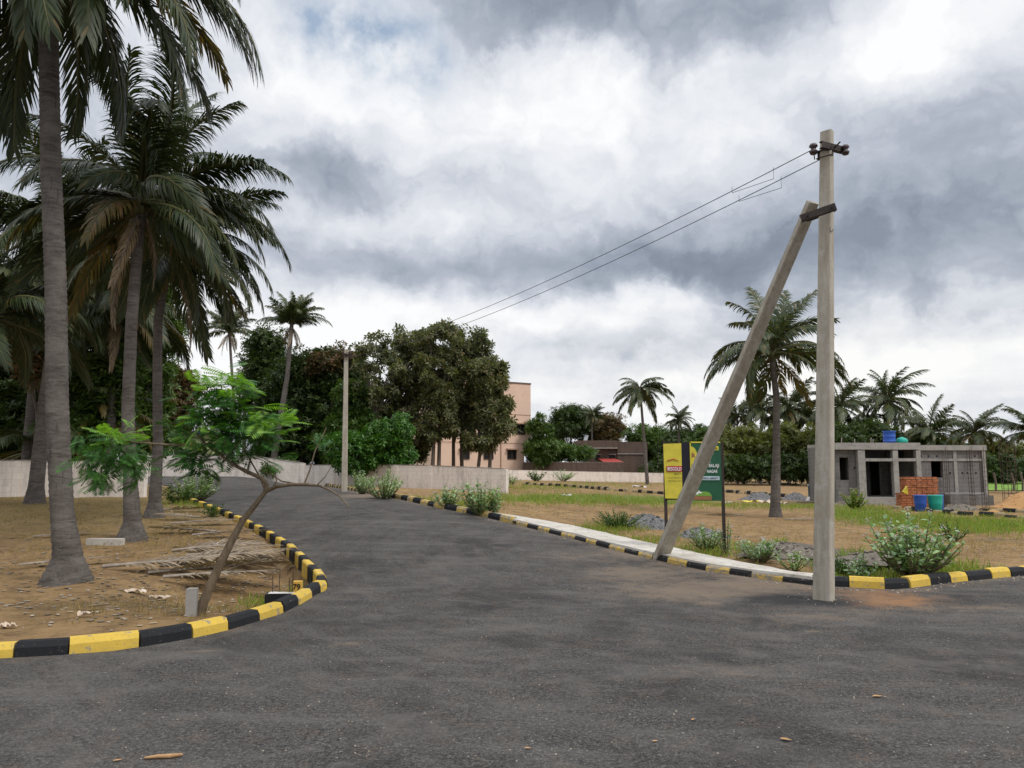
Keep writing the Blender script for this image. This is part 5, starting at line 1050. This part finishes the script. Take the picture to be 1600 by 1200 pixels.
# grass
def grass(name, spots, hgt, mat, seed):
    r = np.random.default_rng(seed); P_, S_ = [], []
    for cx, cy, sx, sy, n in spots:
        for _ in range(n):
            x, y = cx + r.normal() * sx, cy + r.normal() * sy
            q = at(x, max(y, 741)); P_.append((q.x, q.y)); S_.append(1)
    P_ = np.array(P_); keep = ~in_road(P_[:, 0], P_[:, 1]) & (np.minimum(seg_dist(P_[:, 0], P_[:, 1], KLx), seg_dist(P_[:, 0], P_[:, 1], KRx)) > .25); P_ = P_[keep]
    k = 7; P_ = np.repeat(P_, k, 0) + r.normal(0, .05, (len(P_) * k, 2)) * (1 + P_.repeat(k, 0)[:, 1:2] / 20)
    z = H(P_[:, 0], P_[:, 1]) - .04 + soil_off(P_[:, 0], P_[:, 1]); pos = np.c_[P_, z]; d = np.c_[r.normal(0, .45, (len(P_), 2)), np.ones(len(P_))]
    V, F = scatter_arr([(0, -.055, 0), (0, .055, 0), (.6, .03, .06), (.6, -.03, .06), (1, 0, .18)], [[(0, 1, 2, 3)], [(3, 2, 4)]], pos, d, hgt * r.uniform(.4, 1.3, len(P_)) * (1 + P_[:, 1] * .008), up=np.tile([1.0, .2, 0], (len(P_), 1)) + r.normal(0, .8, (len(P_), 3)))
    o = link(name, mesh_np(name, V, F, [M[mat]])); o['kind'] = 'stuff'
grass('grass', [(880, 779, 75, 5, 900), (1010, 785, 60, 4, 500), (840, 762, 60, 3, 500), (940, 757, 80, 2.5, 400), (1560, 822, 70, 7, 900), (1430, 812, 55, 6, 650), (1340, 800, 35, 6, 400), (1240, 792, 60, 2.5, 300), (1140, 790, 30, 2, 120),
    (1480, 892, 40, 5, 160), (1400, 900, 40, 4, 160), (470, 905, 16, 7, 60), (408, 918, 12, 5, 40), (690, 790, 40, 4, 250), (620, 783, 30, 3, 200), (520, 762, 30, 2, 120), (1330, 890, 30, 7, 260), (1110, 865, 50, 8, 200), (950, 826, 30, 5, 200),
    (1000, 845, 30, 5, 80), (300, 790, 25, 4, 120), (845, 748, 40, 2, 300), (1180, 749, 60, 2, 300), (470, 928, 8, 4, 40), (560, 770, 15, 2, 60)], .13, 'grass', 1)
grass('dry_grass', [(100, 800, 90, 14, 500), (60, 860, 50, 30, 160), (260, 850, 60, 20, 240), (330, 930, 60, 20, 130), (850, 795, 80, 8, 260), (1000, 830, 60, 10, 160), (1180, 830, 60, 10, 160), (1520, 850, 60, 10, 240), (200, 960, 80, 14, 90), (1400, 840, 50, 8, 200), (950, 768, 60, 4, 150)], .07, 'drygrass', 2)
# dead fronds and twigs on the left plot
for i, (px_, py_, a, s) in enumerate([(232, 900, 8, 2.0), (250, 893, -4, 1.9), (262, 886, 14, 1.7), (290, 876, 3, 1.7), (325, 868, 25, 1.2), (345, 876, -12, 1.1), (268, 868, 20, 1.5), (160, 898, 4, 1.8), (300, 846, 10, 1.4), (265, 826, 6, 1.4), (255, 803, -8, 1.2), (30, 895, 25, 1.2), (370, 885, 160, 1.2), (362, 864, 172, 1.1), (255, 905, -2, 1.6), (50, 845, 20, 1.0), (345, 840, 175, 1.5), (312, 818, 165, 1.2)]):
    q = ats(px_, py_); o = link('dead_frond', deadg[i % 3]); o.location = q + Vector((0, 0, .03 + .02 * (i % 3))); o.rotation_euler = (random.uniform(-.4, .4), R(-2), R(a)); o.scale = (s, s, s)
    tag(o, 'dry grey palm frond lying in the litter on the left plot near the sapling', 'palm frond', 'dead fronds on the left plot')
def scrap(n, seed, spots, size, mat, name, flat):
    r = random.Random(seed); m2 = MB()
    for cx, cy, sx, sy, k in spots:
        for _ in range(k):
            q = ats(r.gauss(cx, sx), max(745, r.gauss(cy, sy))); m2.rock((q.x, q.y, q.z + .01), size * r.uniform(.4, 1.3) * (1 + q.y * .02), flat=flat)
    o = build(m2, name, M[mat]); o['kind'] = 'stuff'
scrap(0, 1, [(200, 900, 140, 40, 120), (330, 830, 60, 20, 90), (150, 960, 110, 20, 70), (420, 860, 40, 20, 80), (400, 900, 60, 20, 60), (1430, 918, 60, 4, 50), (1200, 880, 60, 12, 60), (900, 800, 110, 12, 60), (1350, 850, 120, 20, 80), (640, 770, 60, 4, 50), (1000, 840, 80, 8, 50), (1150, 825, 120, 12, 90), (1500, 860, 80, 14, 70)], .018, 'stone', 'loose_stones', .6)
scrap(0, 2, [(250, 890, 120, 30, 150), (400, 870, 60, 30, 120), (320, 810, 40, 15, 60), (60, 870, 60, 40, 110), (180, 930, 120, 30, 160), (120, 800, 80, 12, 90), (1300, 830, 140, 14, 90), (900, 800, 100, 10, 60)], .032, 'dryleaf', 'dry_leaf_litter', .15)
r = random.Random(5); m2 = MB()
for _ in range(380):
    q = at(r.uniform(150, 1600), r.uniform(905, 1190)); m2.rock((q.x, q.y, q.z + .002), r.uniform(.003, .008), flat=.7)
for _ in range(160):
    k = r.randrange(len(KR) - 4); f = r.random(); x = KR[k][0] * (1 - f) + KR[k + 1][0] * f - .1; y = KR[k][1] * (1 - f) + KR[k + 1][1] * f - r.uniform(.05, .4); m2.rock((x, y, gz(x, y) + .004), r.uniform(.006, .02), flat=.7)
for cx_, cy_ in ((b0.x, b0.y), (sb.x, sb.y), (bf.x, bf.y)):
    for _ in range(22): a = r.random() * 6.28; d_ = r.uniform(.13, .48); m2.rock((cx_ + d_ * math.cos(a), cy_ + d_ * math.sin(a), gz(cx_, cy_) + .005), r.uniform(.004, .013), flat=.7)
o = build(m2, 'road_grit', M['stone']); o['kind'] = 'stuff'
# leaves and sticks on the road, each its own
def dleaf(px, py, L, w_, a, label, mat='dryleaf', curl=.3, cat='leaf', name='dry_leaf'):
    q = at(px, py); m2 = MB(); vs = []; n = 6
    for i in range(n + 1):
        f = i / n; ww = w_ * math.sin(math.pi * min(.97, f + .06)) ** .7 / 2; zz_ = .006 + curl * L * (f - .5) ** 2
        for s in (-1, 0, 1): x, y = (f - .5) * L, s * ww; vs.append((q.x + x * math.cos(a) - y * math.sin(a), q.y + x * math.sin(a) + y * math.cos(a), q.z + zz_ + abs(s) * ww * .5))
    m2.add(vs, [(i * 3 + k, i * 3 + k + 1, i * 3 + 4 + k, i * 3 + 3 + k) for i in range(n) for k in (0, 1)]); tag(build(m2, name, M[mat], None, (q.x, q.y, q.z)), label, cat, 'dry leaves on the asphalt')
M['tan'] = noisy('tan_leaf', (.42, .26, .13), (.30, .17, .08), 20, .8, .3)
dleaf(1371, 1090, .07, .035, .2, 'tan leaf below the sandy stain at lower right', 'tan'); dleaf(1228, 1158, .065, .035, -.4, 'rusty leaf near the bottom edge right of centre', 'tan'); dleaf(1024, 1160, .035, .02, .3, 'small orange leaf low in the middle right', 'tan')
dleaf(1083, 1126, .04, .02, 1, 'pale small leaf left of the rusty one', 'tan'); dleaf(921, 920, .24, .012, 1.62, 'long pale husk sliver lying on the road left of the strut', 'drywood', .1); dleaf(184, 1190, .05, .02, .6, 'little leaf at the bottom left beside the brown stick', 'tan'); dleaf(825, 1171, .04, .02, .1, 'orange leaf at the bottom centre of the road', 'tan')
q = at(255, 1186); m2 = MB(); m2.tube([q + Vector((-.10, -.015, .012)), q + Vector((-.03, 0, .014)), q + Vector((.04, .012, .012)), q + Vector((.095, .03, .014))], [.006, .012, .013, .008], 7, wob=.15); tag(build(m2, 'stick', M['tan'], None, q), 'broken brown stick on the asphalt at the lower left', 'stick')
# little posts and blocks
q = ats(299, 968); m2 = MB(); m2.box((q.x, q.y, q.z + .10), (.105, .09, .40), rot=.1, jit=.008); tag(build(m2, 'boundary_stone', M['concrete'], None, q), 'short grey boundary stone at the foot of the sapling', 'stone post')
q = ats(465, 922); t = thing('plot_marker', q, 'weathered orange plot marker reading 79 by the kerb tip', 'marker'); m2 = MB(); m2.prism(q - Vector((0, 0, .15)), q + Vector((0, 0, .36)), .13, .11, .115, .10, (1, 0, 0), cham=.008); mk = build(m2, 'marker_post', M['oranged'], t)
cu = bpy.data.curves.new('number', 'FONT'); cu.body = '79'; cu.size = .105; cu.align_x = 'CENTER'; cu.offset = .002; ob = bpy.data.objects.new('n', cu); COL.objects.link(ob); me = bpy.data.meshes.new_from_object(ob.evaluated_get(bpy.context.evaluated_depsgraph_get())); bpy.data.objects.remove(ob)
for v in me.vertices: v.co = (v.co.x, -.0555 - (.3 - v.co.y) * .00, v.co.y + .255)
me.materials.clear(); me.materials.append(M['signblack']); link('number', me, mk)
q = ats(437, 941); t = thing('rebar_block', q, 'black and white kerb block with upright rods beside the kerb tip', 'block'); m2 = MB(); q.z += .07; m2.box((q.x, q.y, q.z + .04), (.34, .16, .20), rot=.12, jit=.01); build(m2, 'block', M['black'], t)
m2 = MB(); m2.box((q.x + .02, q.y + .01, q.z + .146), (.30, .13, .012), rot=.12, jit=.012); build(m2, 'whitewashed_top', M['white'], t)
for dx, dy, h in ((-.10, .03, .36), (-.03, .06, .37), (.12, -.02, .33), (.14, .05, .40)): m2 = MB(); m2.tube([(q.x + dx, q.y + dy, q.z + .1), (q.x + dx + random.uniform(-.01, .01), q.y + dy, q.z + h)], .006, 6); build(m2, 'rod', M['rebar'], t)
q = ats(164, 856); m2 = MB(); m2.box((q.x, q.y, q.z + .05), (.66, .14, .13), rot=-.02, jit=.008); tag(build(m2, 'loose_kerb_block', M['wall'] if False else M['slab'], None, q), 'loose pale kerb block lying between the first and second palm trunks', 'kerb block')
M['bag'] = noisy('pale_torn_sheet', (.55, .43, .33), (.66, .58, .48), 8, .6, .5)
def sheet(px, py, w_, d_, label, mat, seed, h=.05):
    q = ats(px, py); r = random.Random(seed); n = 9; m2 = MB(); vs = []
    for j in range(5):
        for i in range(n): x = (i / (n - 1) - .5) * w_ * (1 + r.uniform(-.12, .12)); y = (j / 4 - .5) * d_ * (1 + r.uniform(-.2, .2)); vs.append((q.x + x, q.y + y, q.z + .015 + r.uniform(0, h)))
    m2.add(vs, [(j * n + i, j * n + i + 1, j * n + n + i + 1, j * n + n + i) for j in range(4) for i in range(n - 1)]); tag(build(m2, 'torn_sheet', M[mat], None, q), label, 'litter', 'torn plastic on the ground')
sheet(212, 925, .34, .10, 'pinkish torn plastic to the right of the nearest trunk foot', 'bag', 1); sheet(250, 929, .28, .06, 'thin pinkish strip of plastic right of the torn sheet', 'bag', 2); sheet(133, 975, .16, .06, 'pale scrap on the soil above the black kerb block', 'bag', 3); sheet(12, 990, .16, .08, 'pale scrap at the lower left photo edge behind the kerb', 'bag', 4)
sheet(336, 856, .14, .08, 'white scrap among the dead fronds left of the sapling stem', 'white', 5); sheet(260, 833, .1, .08, 'whitish bottle scrap between second palm and the kerb', 'white', 6); sheet(1172, 785, 1.0, .3, 'yellowish sheet by the far kerb left of the single palm', 'signyellow', 7, .1); sheet(1200, 787, .8, .3, 'cream sack at the foot of the far gravel heap', 'bag', 8, .2); sheet(1222, 789, .5, .25, 'cream sheet just right of the single palm trunk', 'bag', 9, .15)
sheet(1368, 785, .9, .4, 'white blue sack in front of the porch', 'signpale', 10, .22); sheet(1000, 762, 1.2, .5, 'white scrap on the plot left of the sign', 'white', 11, .2); sheet(885, 776, .5, .2, 'white scrap in the grass strip', 'white', 12, .1); sheet(1140, 786, .6, .2, 'white strip on the soil right of the sign', 'white', 13, .1)
q = ats(1262, 787); m2 = MB(); m2.box((q.x, q.y, q.z + .12), (1.9, .14, .05), rot=.05, jit=.01); m2.box((q.x + .3, q.y + .2, q.z + .06), (1.5, .2, .06), rot=-.04, jit=.01); tag(build(m2, 'plank', M['drywood'], None, q), 'grey plank on the ground left of the tall pole', 'plank')
# debris at the foot of the single palm and at the unfinished house
for i, (px_, py_, s) in enumerate(((1225, 812, 1.2), (1160, 806, 1.3))):
    q = ats(px_, py_); o = link('dead_frond', deadg[i]); o.location = q + Vector((0, 0, .04)); o.rotation_euler = (.2, 0, R(-10 - 165 * i)); o.scale = (s, s, s); tag(o, ('dry frond lying right of the single palm foot', 'dry frond lying left of the single palm foot')[i], 'palm frond', 'dead fronds under the single palm')
heap('rubble_heap', 1320, 789, 1.0, .22, .5, 'rubble', 'rubble before the left wall of the unfinished house', 'rubble heap')
heap('rubble_heap', 1502, 797, 1.3, .25, .5, 'rubble', 'rubble before the right wall of the unfinished house', 'rubble heap')
heap('rubble_heap', 1352, 781, .8, .35, .4, 'rubble', 'sandy rubble at the porch step of the unfinished house', 'rubble heap')
